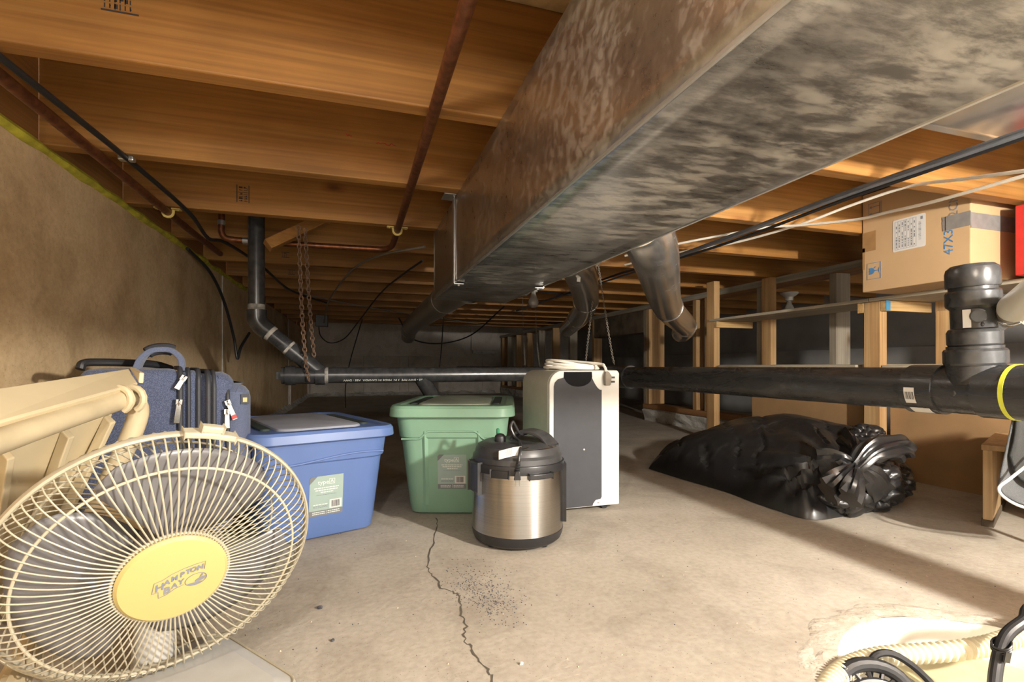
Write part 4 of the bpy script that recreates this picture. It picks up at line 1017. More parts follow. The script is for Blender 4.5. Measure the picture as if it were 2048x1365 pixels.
# lid handle arch
hp = spline([CM @ V(p) for p in ((-0.012, 0.03, 0.24), (-0.002, 0.02, 0.262), (0.03, 0.0, 0.272), (0.065, -0.02, 0.262), (0.088, -0.034, 0.238))], 6)
mb = MB(); vs = []; fs = []
for i, p in enumerate(hp):
    wdt = 0.018 + 0.012 * i / len(hp); s = (CM.to_3x3() @ V((0.5, 0.86, 0))).normalized()
    for (a, b) in ((-1, 0), (1, 0), (1, -0.009), (-1, -0.009)): vs.append(p + s * a * wdt + V((0, 0, b)))
for i in range(len(hp) - 1):
    for j in range(4): j2 = (j + 1) % 4; fs.append((i * 4 + j, i * 4 + j2, i * 4 + 4 + j2, i * 4 + 4 + j))
mb.add(vs, fs); mb.build('lid_handle', 'lid_plastic', lid, bevel=0.002)
MB().lathe([(0.014, 0.242), (0.0145, 0.25), (0.0135, 0.256), (0.009, 0.261), (0.002, 0.263)], 20, CM @ Matrix.Translation((-0.043, -0.012, 0))).build('steam_knob', 'black_plastic', lid)
MB().lathe([(0.004, 0.242), (0.004, 0.268), (0.002, 0.27)], 12, CM @ Matrix.Translation((-0.05, 0.03, 0))).build('float_valve', 'green_valve', lid)
# mains cord looped over the lid with plug hanging in front
cd = empty('power_cord', tuple(CM @ V((0.002, -0.08, 0.25))), label='black power cord with plug and white paper tag hanging over the cooker lid', cat='power cord')
cpth = [CM @ V(p) for p in ((0.03, 0.01, 0.262), (0.008, -0.02, 0.262), (-0.006, -0.035, 0.285), (-0.012, -0.04, 0.295), (-0.016, -0.042, 0.28), (-0.006, -0.045, 0.258), (0.004, -0.062, 0.2505), (0.006, -0.085, 0.247), (0.006, -0.1, 0.242), (0.003, -0.115, 0.225), (0.001, -0.12, 0.208))]
MB().tube(spline(cpth, 6), 0.0036, 8).build('cord', 'black_plastic', cd)
mb = MB()
for k in range(6): mb.tube([CM @ V((0.001 - k * .0006, -0.1212, 0.214 - k * 0.0042)), CM @ V((0.001 - k * .0006, -0.1214, 0.2115 - k * 0.0042))], 0.0052 + 0.0004 * k, 10)
mb.loft([[CM @ V((-0.0055, -0.1265, 0.192)), CM @ V((0.0045, -0.1265, 0.192)), CM @ V((0.0045, -0.116, 0.192)), CM @ V((-0.0055, -0.116, 0.192))],
         [CM @ V((-0.0095, -0.1275, 0.172)), CM @ V((0.0065, -0.1275, 0.172)), CM @ V((0.0065, -0.115, 0.172)), CM @ V((-0.0095, -0.115, 0.172))]], True, False)
mb.build('plug', 'black_plastic', cd, bevel=0.0015)
mb = MB()
for x in (-0.0075, 0.003): mb.box((x, -0.1225, 0.158), (x + 0.0015, -0.1165, 0.173), CM)
mb.build('prongs', 'chrome', cd)
tg = [CM @ V(p) for p in ((0.008, -0.108, 0.226), (-0.010, -0.109, 0.224), (-0.03, -0.1085, 0.219), (-0.044, -0.107, 0.215))]
vs = []; 
for p in tg: vs += [p, p + (CM.to_3x3() @ V((0, 0.006, 0.019)))]
o = MB().add(vs, [(2 * i, 2 * i + 1, 2 * i + 3, 2 * i + 2) for i in range(3)]).build('paper_tag', 'paper', cd); o.modifiers.new('t', 'SOLIDIFY').thickness = 0.0004
mb = MB(); random.seed(9)
e1 = (tg[3] - tg[1]).normalized(); e2 = (CM.to_3x3() @ V((0, 0.006, 0.019))).normalized(); mt = frame(tg[1], e1, e2)
for k in range(6):
    for (x0, x1) in ((0.003, 0.02),):
        mb.box((x0, 0.005 + k * 0.0024, -0.0007), (x1 + random.uniform(-0.004, 0), 0.0056 + k * 0.0024, 0.0007), mt)
mb.build('tag_print', 'ink_grey', cd)

# ================================================================== DEHUMIDIFIER
dh = empty('dehumidifier', (0.645, 1.44, 0), label='white and charcoal portable dehumidifier with cord coiled on top', cat='dehumidifier')
HX0, HX1, HY0, HY1, HH = 0.530, 0.757, 1.325, 1.565, 0.418
mb = MB()
def hring(x0, y0, y1, inset):   # profile in XZ with a big rounded top-left corner
    out = []; r = 0.042; z0 = 0.014
    pts = [(HX1 - inset, z0 + inset), (HX1 - inset, HH - 0.008 - inset), (HX1 - 0.006 - inset, HH - inset)]
    for k in range(9): a = PI / 2 + PI / 2 * k / 8; pts.append((HX0 + inset + r + r * math.cos(a), HH - inset - r + r * math.sin(a)))
    pts += [(HX0 + inset, z0 + inset)]
    return pts
def hsolid(y0, y1, ins):
    a = hring(0, 0, 0, ins); return [[(x, y0, z) for x, z in a], [(x, y1, z) for x, z in a]]
mb.loft(list(reversed(hsolid(HY0 + 0.012, HY1, 0.0))), True, False); mb.build('housing', 'shaded_plastic', dh, bevel=0.004)
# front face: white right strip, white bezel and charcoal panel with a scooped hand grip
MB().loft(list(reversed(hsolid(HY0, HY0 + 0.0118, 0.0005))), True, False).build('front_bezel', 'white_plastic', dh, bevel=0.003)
pxl, pxr = HX0 + 0.014, HX0 + 0.014 + 0.152
poly = [(pxl, 0.018), (pxr - 0.03, 0.018), (pxr - 0.028, 0.024), (pxr - 0.02, 0.034), (pxr - 0.004, 0.036), (pxr, 0.042), (pxr, 0.36)]
for k in range(7): a = k / 6; poly.append((pxr - 0.004 - 0.028 * a, 0.36 + 0.036 * a ** 1.6))
cx = (pxl + pxr) / 2
for k in range(1, 12): a = PI * k / 12; poly.append((cx + 0.044 * math.cos(a), 0.398 - 0.028 * math.sin(a)))
poly += [(pxl + 0.03, 0.397), (pxl + 0.012, 0.392), (pxl + 0.003, 0.383), (pxl, 0.372)]
MB().prism([(x, z) for x, z in poly], 0.003, frame((0, HY0 - 0.0001, 0), (1, 0, 0), (0, 0, 1))).build('charcoal_panel', 'dark_panel', dh)
gp = [(cx + 0.047, 0.4), (cx + 0.044, 0.414), (cx - 0.044, 0.414), (cx - 0.047, 0.4)]
for k in range(1, 12): a = PI - PI * k / 12; gp.append((cx + 0.045 * math.cos(a), 0.398 - 0.028 * math.sin(a)))
gp = [(cx - 0.044, 0.4135), (cx - 0.045, 0.398)] + [(cx - 0.044 * math.cos(PI * k / 12), 0.398 - 0.028 * math.sin(PI * k / 12)) for k in range(1, 12)] + [(cx + 0.045, 0.398), (cx + 0.044, 0.4135)]
MB().prism(gp, 0.0026, frame((0, HY0 - 0.0001, 0), (1, 0, 0), (0, 0, 1))).build('hand_grip_shade', 'recess_shade_black', dh)  # flat black plate; shade of the grip hollow is put into its colour
MB().box((cx - 0.043, HY0 - 0.002, 0.4065), (cx + 0.043, HY0, 0.4125)).build('grip_lip', 'dark_panel', dh, bevel=0.001)
mb = MB(); mb.lathe([(0.0028, 0), (0.0028, 0.002), (0.001, 0.0025)], 12, frame((cx + 0.018, HY0 - 0.0032, 0.185), (1, 0, 0), (0, 0, 1)))
mb.lathe([(0.003, 0), (0.003, 0.002), (0.001, 0.0025)], 12, frame((pxr - 0.010, HY0 - 0.0005, 0.026), (1, 0, 0), (0, 0, 1))); mb.build('screw', 'steel_strap', dh)
mb = MB()
for x in (HX0 + 0.03, HX1 - 0.04):
    for y in (HY0 + 0.03, HY1 - 0.03): mb.tube([(x, y - 0.012, 0.012), (x, y + 0.012, 0.012)], 0.012, 14)
mb.build('castors', 'black_plastic', dh)
# coiled cord on top
cc = empty('appliance_cord', (0.65, 1.45, HH), label='cream power cord coiled on top of the dehumidifier, plug over the front edge', cat='power cord')
cpts = []
for k in range(34):
    a = k / 11.0 * 2 * PI; rx = 0.085 - 0.004 * (k // 11); cpts.append((0.655 + rx * math.cos(a + 2.2) + 0.012 * noise.noise(V((k, 1, 2))), 1.45 + 0.085 * math.sin(a + 2.2), HH + 0.005 + 0.004 * (k // 11) + (0.004 + 0.007 * (k // 11)) * max(0, math.sin(a * 1.0 + 0.6))))
cpts += [(0.70, 1.36, HH + 0.02), (0.708, 1.33, HH + 0.012), (0.709, 1.317, HH - 0.004)]
MB().tube(spline(cpts, 5), 0.0042, 8).build('cord', 'white_cable', cc)
mb = MB(); mb.loft([[(0.704, 1.312, HH - 0.004), (0.716, 1.312, HH - 0.004), (0.716, 1.323, HH - 0.004), (0.704, 1.323, HH - 0.004)], [(0.700, 1.306, HH - 0.018), (0.722, 1.306, HH - 0.018), (0.722, 1.3235, HH - 0.018), (0.700, 1.3235, HH - 0.018)], [(0.702, 1.308, HH - 0.045), (0.719, 1.308, HH - 0.045), (0.719, 1.3225, HH - 0.045), (0.702, 1.3225, HH - 0.045)]], True, False)
mb.build('plug', 'wire_pale', cc, bevel=0.003)
mb = MB(); mb.box((0.719, 1.313, HH - 0.024), (0.735, 1.316, HH - 0.0185)); mb.box((0.719, 1.313, HH - 0.037), (0.735, 1.316, HH - 0.0315)); mb.build('prongs', 'black_plastic', cc)
cable('drain_hose', [(0.762, 1.50, 0.17), (0.775, 1.47, 0.14), (0.775, 1.45, 0.11), (0.763, 1.43, 0.085), (0.765, 1.42, 0.05), (0.772, 1.415, 0.006)], 0.0035, 'white_cable', 'thin white tube hanging at the right side of the dehumidifier')

# ================================================================== SUITCASE
scz = math.radians(19); su = V((math.cos(scz), math.sin(scz), 0)); sv = V((-math.sin(scz), math.cos(scz), 0))
sc0 = V((-0.225, 1.255, 0)) - su * 0.30        # front-left foot of the case
sc = empty('suitcase', sc0, scz, label='navy blue fabric suitcase with zips standing by the left wall', cat='suitcase')
SM = wm(sc)
def soft(x0, x1, y0, y1, z0, z1, r, n=4):
    cx_, cy_ = (x0 + x1) / 2, (y0 + y1) / 2; w, d = x1 - x0, y1 - y0; rings = []
    for k in range(n + 1):
        a = PI / 2 * k / n; e = r * (1 - math.sin(a)); rings.append(rr(w - 2 * e, d - 2 * e, max(0.004, r - e * 0.3), 4, z0 + r - r * math.cos(a), cx_, cy_))
    for k in range(n + 1):
        a = PI / 2 * k / n; e = r * (1 - math.cos(a)); rings.append(rr(w - 2 * e, d - 2 * e, max(0.004, r - e * 0.3), 4, z1 - r + r * math.sin(a), cx_, cy_))
    return rings
MB().loft(soft(0, 0.165, 0, 0.27, 0.012, 0.425, 0.02), True, True, SM).build('main_compartment', 'navy', sc)
MB().loft(soft(0.160, 0.205, 0.006, 0.264, 0.02, 0.421, 0.018), True, True, SM).build('expansion_band', 'navy', sc)
MB().loft(soft(0.195, 0.266, -0.006, 0.255, 0.06, 0.418, 0.03), True, True, SM).build('front_pocket', 'navy', sc)
MB().loft(soft(0.232, 0.300, -0.004, 0.24, 0.10, 0.392, 0.032), True, True, SM).build('outer_pocket', 'navy_smooth', sc)
def zipline(x, y0, y1, z0, z1, r, w, name='zip'):
    p = []
    for k in range(7): a = PI / 2 * k / 6; p.append((x, y0 + r - r * math.cos(a) - 0.0015, z1 - r + r * math.sin(a) + 0.001))
    p = [(x, y0 - 0.0015, z0)] + p + [(x, y1 - 0.03, z1 + 0.001)]
    return MB().tube([SM @ V(q) for q in p], w, 8).build(name, 'zip', sc)
zipline(0.163, 0.0, 0.26, 0.05, 0.425, 0.03, 0.005); zipline(0.178, 0.004, 0.26, 0.05, 0.423, 0.03, 0.004, 'piping'); zipline(0.196, 0.005, 0.25, 0.05, 0.421, 0.03, 0.005, 'piping')
zipline(0.213, -0.006, 0.24, 0.08, 0.418, 0.04, 0.0055); zipline(0.224, -0.006, 0.24, 0.08, 0.418, 0.04, 0.0045, 'piping')
zipline(0.250, -0.004, 0.22, 0.14, 0.392, 0.04, 0.0045)
MB().tube([SM @ V(q) for q in ((0.225, -0.006, 0.205), (0.27, -0.006, 0.205), (0.299, 0.012, 0.21))], 0.003, 6).build('piping', 'zip', sc)
def pull(x, y, z, ln, tilt_, mat='chrome', red=False):
    m = SM @ Matrix.Translation((x, y, z)) @ Matrix.Rotation(tilt_, 4, 'Y'); mb = MB()
    mb.box((-0.006, -0.008, -0.006), (0.006, 0.0, 0.006), m); mb.tube([m @ V((0, -0.006, 0.005)), m @ V((0, -0.011, 0.002)), m @ V((0, -0.010, -0.008))], 0.0018, 6)
    mb.prism([(-0.0055, -0.004 - ln), (0.0055, -0.004 - ln), (0.0045, -0.004), (-0.0045, -0.004)], 0.002, m @ frame((0, -0.0095, 0), (1, 0, 0), (0, 0, 1)))
    o = mb.build('zip_pull', mat, sc, bevel=0.0008)
    if red: MB().box((-0.005, -0.013, -0.002 - ln), (0.005, -0.0118, 0.007 - ln), m).build('pull_badge', 'red', o)
pull(0.168, -0.004, 0.405, 0.022, 0.5); pull(0.160, -0.006, 0.355, 0.04, 0.1); pull(0.249, -0.008, 0.35, 0.036, -0.35, red=True); pull(0.247, -0.010, 0.33, 0.032, 0.0)
mb = MB(); mb.box((0.276, -0.0055, 0.345), (0.292, -0.0035, 0.367), SM); o = mb.build('woven_tag', 'zip', sc)
MB().box((0.2795, -0.0062, 0.3495), (0.288, -0.0056, 0.3595), SM).build('yellow_badge', 'fan_yellow', o)
# carrying handle on top and trolley handle behind
hp = spline([SM @ V(p) for p in ((0.085, 0.055, 0.42), (0.092, 0.06, 0.447), (0.108, 0.085, 0.462), (0.112, 0.15, 0.464), (0.108, 0.2, 0.455), (0.10, 0.225, 0.42))], 6)
hp = spline([SM @ V(p) for p in ((0.088, 0.03, 0.420), (0.098, 0.035, 0.446), (0.118, 0.04, 0.463), (0.148, 0.046, 0.464), (0.166, 0.05, 0.447), (0.170, 0.052, 0.420))], 6)
vs = []; fs = []
sdir = (SM.to_3x3() @ V((0.1, 1, 0))).normalized()
for i, p in enumerate(hp):
    up_ = (hp[min(i + 1, len(hp) - 1)] - hp[max(0, i - 1)]).normalized().cross(sdir)
    for (a, b) in ((-1, -1), (1, -1), (1, 1), (-1, 1)): vs.append(p + sdir * a * 0.028 + up_ * b * 0.0055)
for i in range(len(hp) - 1):
    for j in range(4): j2 = (j + 1) % 4; fs.append((i * 4 + j, i * 4 + j2, i * 4 + 4 + j2, i * 4 + 4 + j))
fs += [(0, 1, 2, 3), tuple(len(vs) - 1 - k for k in range(4))]
MB().add(vs, fs).build('carry_handle', 'navy_smooth', sc, bevel=0.002)
mid = hp[9:20]
MB().tube([p + V((0, 0, 0.002)) for p in mid], lambda i, t: 0.0125, 10).build('handle_grip', 'zip', sc)
MB().tube(spline([SM @ V(p) for p in ((0.0, 0.03, 0.424), (0.005, 0.035, 0.436), (0.03, 0.05, 0.438), (0.075, 0.07, 0.437), (0.12, 0.10, 0.434), (0.15, 0.12, 0.424))], 6), 0.008, 10).build('trolley_handle', 'black_plastic', sc)

# ================================================================== FAN
FC = V((-0.229, 0.735, 0.186)); FR = 0.172
az_, el_ = -1.132, -0.3285
fn = V((math.cos(el_) * math.cos(az_), math.cos(el_) * math.sin(az_), math.sin(el_)))
fx = V((0, 0, 1)).cross(fn).normalized(); fy_ = fn.cross(fx).normalized()     # fx: right as seen from the front
fan = empty('desk_fan', (-0.25, 0.76, 0), label='cream desk fan with wire guard and yellow centre badge in the left foreground', cat='fan')
FM = frame(FC, fx, fy_, fn)
def fp(r, a, h): return FM @ V((r * math.cos(a), r * math.sin(a), h))
NW = 92; hubr = 0.0575; hubh = 0.043
def wires(front):
    if front:
        prof = [(hubr - 0.004, hubh - 0.002), (0.09, hubh + 0.002), (0.125, hubh - 0.003), (0.152, hubh - 0.014), (0.166, hubh - 0.028), (FR - 0.001, 0.0)]; tw = 0.0
    else:
        prof = [(FR - 0.001, 0.0), (FR - 0.004, -0.018), (0.152, -0.04), (0.125, -0.052), (0.09, -0.058), (0.045, -0.06)]; tw = -0.45
    pts = []
    for i, (r, h) in enumerate(prof):
        t = i / (len(prof) - 1); a = tw * t * t; pts.append((r * math.cos(a), r * math.sin(a), h))
    me = None
    for k in range(NW):
        if me is None: o = MB().tube(spline(pts, 3), 0.00098, 5, False).build('guard_wire', 'ivory_wire', fan); me = o.data
        else: o = link('guard_wire', me, fan)
        o.matrix_basis = FM @ Matrix.Rotation(2 * PI * k / NW, 4, 'Z')
wires(True)
wires(False)
def ringtube(r, h, w, name, mat, par=None, seg=8, flat=None):
    mb = MB(); vs = []; fs = []; n = 96
    for k in range(n):
        a = 2 * PI * k / n
        for j in range(seg):
            b = 2 * PI * j / seg; rw = w if not flat else flat[0]; hw = w if not flat else flat[1]
            vs.append(fp(r + rw * math.cos(b), a, h + hw * math.sin(b)))
    for k in range(n):
        for j in range(seg): k2 = (k + 1) % n; j2 = (j + 1) % seg; fs.append((k * seg + j, k2 * seg + j, k2 * seg + j2, k * seg + j2))
    return mb.add(vs, fs, True).build(name, mat, par or fan)
ringtube(FR, 0.0, 0.004, 'outer_rim', 'ivory_wire', flat=(0.003, 0.0065))
ringtube(0.142, hubh - 0.0105, 0.0017, 'guard_ring', 'ivory_wire')
ringtube(0.138, -0.049, 0.0017, 'guard_ring', 'ivory_wire')
ringtube(0.06, hubh - 0.003, 0.002, 'guard_ring', 'ivory_wire')
MB().lathe([(hubr, hubh - 0.003), (hubr + 0.0005, hubh + 0.001), (hubr - 0.003, hubh + 0.0045), (hubr * 0.6, hubh + 0.006), (0.001, hubh + 0.0065)], 64, FM).build('centre_badge', 'fan_yellow', fan)
badge = fan.children[-1] if False else [c for c in bpy.data.objects if c.name.startswith('centre_badge')][0]
# badge lettering and boat emblem; the logo reads level in the photograph
bt = FM @ Matrix.Translation((0.0, 0.0, hubh + 0.0068)) @ Matrix.Rotation(math.radians(12), 4, 'Z') @ Matrix.Translation((0.006, -0.001, 0)) @ Matrix.Scale(0.92, 4)
word = 'HAMPTON'; xs = [-0.024, -0.015, -0.0065, 0.0025, 0.0095, 0.0155, 0.0235]
for ch, x, s_, dy in zip(word, xs, (0.0135, 0.0098, 0.0098, 0.0098, 0.0098, 0.0098, 0.0098), (0.0, 0.0035, 0.0055, 0.007, 0.0078, 0.008, 0.0076)):
    text_obj(ch, s_, 'ink_grey', badge, bt @ Matrix.Translation((x, dy, 0)), 'lettering', 0.0001, 0.00045, shear=0.25)
for ch, x, s_, dy in zip('BAY', (-0.0175, -0.0085, -0.001), (0.0135, 0.0098, 0.0098), (-0.0085, -0.0055, -0.004)):
    text_obj(ch, s_, 'ink_grey', badge, bt @ Matrix.Translation((x, dy, 0)), 'lettering', 0.0001, 0.00045, shear=0.25)
mb = MB(); ec = V((0.0165, -0.0085, 0)); ell = [bt @ V((ec.x + 0.0125 * math.cos(2 * PI * k / 32), ec.y + 0.0088 * math.sin(2 * PI * k / 32), 0)) for k in range(33)]
mb.tube(ell, 0.0004, 5, False)
mb.prism([(ec.x - 0.0115, ec.y - 0.003), (ec.x - 0.004, ec.y - 0.004), (ec.x + 0.004, ec.y - 0.0055), (ec.x + 0.0065, ec.y - 0.0065), (ec.x, ec.y - 0.0085), (ec.x - 0.007, ec.y - 0.007)], 0.0002, bt)
mb.prism([(ec.x - 0.002, ec.y - 0.0035), (ec.x + 0.0, ec.y - 0.001), (ec.x + 0.005, ec.y + 0.0005), (ec.x + 0.0115, ec.y + 0.0005), (ec.x + 0.0095, ec.y - 0.0035), (ec.x + 0.004, ec.y - 0.0045)], 0.0002, bt)
mb.prism([(ec.x + 0.004, ec.y + 0.001), (ec.x + 0.009, ec.y + 0.007), (ec.x + 0.0085, ec.y + 0.003), (ec.x + 0.0048, ec.y + 0.001)], 0.0002, bt)
outl = [(-0.0325, -0.0055), (-0.027, 0.0095), (-0.018, 0.0098), (-0.008, 0.0135), (0.006, 0.0155), (0.02, 0.0155), (0.0315, 0.0145), (0.028, 0.0025)]
mb.tube([bt @ V((x, y, 0)) for x, y in outl], 0.0003, 5, False)
mb.tube([bt @ V((x, y, 0)) for x, y in ((-0.0325, -0.0055), (-0.0255, -0.006), (-0.027, -0.0155), (-0.018, -0.0145), (-0.008, -0.0105), (0.002, -0.0095))], 0.0003, 5, False)
mb.build('boat_emblem', 'ink_grey', badge)
# clip on the rim top
mb = MB(); a0 = math.radians(78)
for (da, r0, r1, h0, h1) in ((0.17, FR - 0.003, FR + 0.005, -0.008, 0.010), (0.07, FR + 0.004, FR + 0.013, -0.004, 0.008)):
    vs = []; n = 6
    for i in range(n + 1):
        a = a0 - da + 2 * da * i / n
        for (r, h) in ((r0, h0), (r1, h0), (r1, h1), (r0, h1)): vs.append(fp(r, a, h))
    fs = [(i * 4 + j, i * 4 + (j + 1) % 4, i * 4 + 4 + (j + 1) % 4, i * 4 + 4 + j) for i in range(n) for j in range(4)] + [(0, 1, 2, 3), (n * 4 + 3, n * 4 + 2, n * 4 + 1, n * 4)]
    mb.add(vs, fs)
mb.build('rim_clip', 'ivory_wire', fan, bevel=0.002)
# blades
for k in range(3):
    a0 = math.radians(62 + 120 * k); vs = []; fs = []; nr, na = 10, 14
    for i in range(nr + 1):
        t = i / nr; r = 0.035 + 0.113 * t; half = math.radians(26 + 22 * math.sin(PI * (0.25 + 0.5 * t)) + 4)
        if t > 0.85: half *= 1 - 0.25 * ((t - 0.85) / 0.15) ** 2
        for j in range(na + 1):
            s_ = j / na * 2 - 1; a = a0 + s_ * half + 0.28 * t
            vs.append(fp(r, a, -0.012 + 0.020 * s_ * (1 - 0.35 * t)))
    for i in range(nr):
        for j in range(na): q = i * (na + 1) + j; fs.append((q, q + 1, q + na + 2, q + na + 1))
    o = MB().add(vs, fs, True).build('blade', 'blade', fan); o.modifiers.new('t', 'SOLIDIFY').thickness = 0.0018
MB().lathe([(0.001, 0.018), (0.03, 0.016), (0.037, 0.006), (0.038, -0.03), (0.03, -0.034)], 32, FM).build('blade_hub', 'blade', fan)
MB().lathe([(0.03, -0.035), (0.05, -0.055), (0.056, -0.07), (0.056, -0.12), (0.05, -0.145), (0.03, -0.155), (0.002, -0.158)], 36, FM).build('motor_housing', 'cream', fan)
bcen = V((-0.215, 0.735, 0)); bm_ = Matrix.Translation(bcen) @ Matrix.Rotation(math.radians(38), 4, 'Z')
MB().loft([rr(0.20, 0.23, 0.03, 6, 0.0), rr(0.205, 0.235, 0.032, 6, 0.006), rr(0.20, 0.23, 0.03, 6, 0.011), rr(0.16, 0.19, 0.025, 6, 0.016)], True, False, bm_).build('base_plate', 'fan_base', fan, bevel=0.001)
ls_ = rr(0.198, 0.228, 0.03, 6, 0.0125); MB().tube([bm_ @ V(p) for p in ls_ + ls_[:1]], 0.0016, 6, False).build('base_trim', 'ivory_wire', fan)
mpos = FM @ V((0, 0, -0.11))
MB().tube(spline([V((-0.27, 0.81, 0.012)), V((-0.272, 0.82, 0.08)), V((mpos.x, mpos.y, mpos.z - 0.03))], 6), lambda i, t: 0.026 - 0.006 * t, 18).build('neck', 'fan_base', fan)
MB().sphere(bm_ @ V((0.035, -0.085, 0.016)), 0.008, 12, 8, (1, 1, 0.4)).build('switch_button', 'dark_panel', fan)

# ================================================================== CREAM FOLDING CHAIR behind the fan
ch = empty('folding_chair', (-0.44, 0.95, 0), label='folded cream plastic chair with ribbed back and tube frame, left edge', cat='chair')
def quad_slab(pts, t, name, mat, par=ch, bevel=0.003):
    P = [V(p) for p in pts]; n = (P[1] - P[0]).cross(P[3] - P[0]).normalized(); vs = P + [p - n * t for p in P]
    fs = [(0, 1, 2, 3), (7, 6, 5, 4), (0, 4, 5, 1), (1, 5, 6, 2), (2, 6, 7, 3), (3, 7, 4, 0)]
    return MB().add(vs, fs).build(name, mat, par, bevel=bevel)
tl, tr = at_d(-70, 786, 0.66), at_d(258, 737, 0.94)
br_, bl_ = at_d(277, 767, 0.90), at_d(-70, 864, 0.60)
quad_slab([bl_, br_, tr, tl], 0.012, 'arm_slat', 'cream')
quad_slab([br_ + V((0, 0, 0.0)), at_d(279, 745, 0.905), at_d(262, 735, 0.945), tr], 0.008, 'slat_end_lip', 'cream', bevel=0.002)
# tube frame
tp_ = [at_d(p, q, d) for p, q, d in ((-120, 925, 0.55), (-20, 890, 0.62), (100, 848, 0.72), (200, 815, 0.82), (250, 800, 0.875), (272, 808, 0.90), (276, 830, 0.905), (262, 872, 0.90), (230, 940, 0.885), (190, 1030, 0.87))]
e = tp_[-1]; dirn = (tp_[-1] - tp_[-2]).normalized(); k = -(e.z - 0.018) / dirn.z; tp_.append(e + dirn * k)
MB().tube(spline(tp_, 6), 0.0165, 16).build('tube_frame', 'cream_dirty', ch)
# hook bracket clasping the tube
for off in (0.0, 0.014):
    c0 = at_d(238, 800, 0.862) + V((off, off * 0.9, 0)); dr = (tp_[4] - tp_[3]).normalized(); u_ = V((0, 0, 1)); w_ = dr.cross(u_).normalized(); ring = []
    for k in range(12): a = math.radians(-120 + 25 * k); ring.append(c0 + (u_ * math.cos(a) + w_ * math.sin(a)) * 0.021)
    MB().tube(ring, 0.006, 8).build('frame_clasp', 'cream', ch)
# ribbed back panel leaning under the frame
pa, pb, pc_, pd = at_d(-60, 920, 0.64), at_d(228, 826, 0.875), at_d(150, 985, 0.86), at_d(-60, 1120, 0.72)
def ext(p, q):   # continue the edge down to the floor
    d = (q - p); k = (p.z - 0.03) / (p.z - q.z); return p + d * k
pc2, pd2 = ext(pb, pc_), ext(pa, pd)
quad_slab([pd2, pc2, pb, pa], 0.008, 'back_panel', 'cream')
nrm = (pc2 - pd2).cross(pa - pd2).normalized()
for s_ in (0.18, 0.58, 0.93):
    a = pa.lerp(pb, s_); b = pd2.lerp(pc2, s_); d = (b - a); w_ = (pb - pa).normalized() * 0.006
    P = [a - w_, a + w_, b + w_, b - w_]; vs = [p for p in P] + [p + nrm * 0.022 for p in P]
    MB().add(vs, [(3, 2, 1, 0), (4, 5, 6, 7), (0, 1, 5, 4), (1, 2, 6, 5), (2, 3, 7, 6), (3, 0, 4, 7)]).build('stiffening_rib', 'cream', ch, bevel=0.002)
t2 = [at_d(p, q, d) for p, q, d in ((-40, 1290, 0.62), (30, 1330, 0.625), (85, 1365, 0.63))]
leg2 = at_d(20, 1330, 0.66)
MB().tube([V((-0.34, 0.52, 0.02)), V((-0.38, 0.72, 0.06)), V((-0.42, 0.92, 0.10))], 0.0165, 14).build('tube_frame', 'cream_dirty', ch)

# ================================================================== GARBAGE BAG
gb = empty('garbage_bag', (1.5, 1.42, 0), label='full black plastic garbage bag tied with a knot, lying below the drain pipe', cat='garbage bag')
outline = [(1.165, 1.80), (1.175, 1.62), (1.195, 1.40), (1.19, 1.17), (1.215, 1.065), (1.33, 1.06), (1.47, 1.075), (1.62, 1.13), (1.75, 1.17), (1.87, 1.28), (1.90, 1.5), (1.88, 1.72), (1.78, 1.86), (1.6, 1.95), (1.4, 1.96), (1.24, 1.88)]
oc = spline([(*p, 0) for p in outline + outline[:1]], 12)[:-1]
cen = V((1.56, 1.46, 0)); KN = V((1.355, 1.075, 0.135)); nr = 46; vs = []; fs = []; m = len(oc)
def bag_h(p, s):
    base = 0.205 * (1 - s ** 2.6) ** 0.62
    ridge = 0.03 * math.exp(-(((p.x - 1.66) / 0.16) ** 2 + ((p.y - 1.62) / 0.3) ** 2)) + 0.03 * math.exp(-(((p.x - 1.70) / 0.09) ** 2 + ((p.y - 1.27) / 0.1) ** 2))
    slope = 0.86 + 0.14 * min(1, max(0, (p.x - 1.2) / 0.35)) - 0.30 * max(0, (1.36 - p.x) / 0.2) * (1 if p.y > 1.3 else max(0, (p.y - 1.1) / 0.2))
    return max(0.0, base * slope + ridge * (1 - s ** 3))
for i in range(nr + 1):
    s = i / nr
    for j, q in enumerate(oc):
        ss = 1 - (1 - s) ** 1.35
        p = cen.lerp(q, ss); z = bag_h(p, ss)
        d = V((p.x - KN.x, p.y - KN.y, 0)); ang = math.atan2(d.y, d.x); L = d.length
        pull_ = math.exp(-L / 0.24)
        fold = math.sin(ang * 15 + 3.5 * noise.noise(V((ang * 2.2, L * 4, 0)))) * 0.020 * (pull_ + 0.10 * math.exp(-L / 0.6)) * min(1, L / 0.05)
        big = 0.018 * noise.noise(V((p.x * 5, p.y * 3, 1.3))) + 0.007 * (1 - abs(noise.noise(V((p.x * 6 + p.y * 4, p.y * 4 - p.x * 2, 7)))) * 2)
        rp = abs(noise.noise(V(((p.x - p.y * 0.6) * 14, (p.y + p.x * 0.6) * 3.0, 4.4)))); crease = 0.013 * math.exp(-(rp / 0.05) ** 2) * (0.3 + ss)
        rp2 = abs(noise.noise(V((p.x * 16, p.y * 16, 9.1)))); crease += 0.002 * math.exp(-(rp2 / 0.05) ** 2)
        z += (fold + big * 0.8 - crease) * min(1, (1 - ss) * 7)
        out = (q - cen).normalized() * 0.02 * noise.noise(V((p.x * 8, p.y * 8, 11))) * ss * min(1, (1 - ss) * 8 + .3)
        vs.append((p.x + out.x, p.y + out.y, max(0.002, z)))
for i in range(nr):
    for j in range(m): j2 = (j + 1) % m; fs.append((i * m + j, (i + 1) * m + j, (i + 1) * m + j2, i * m + j2))
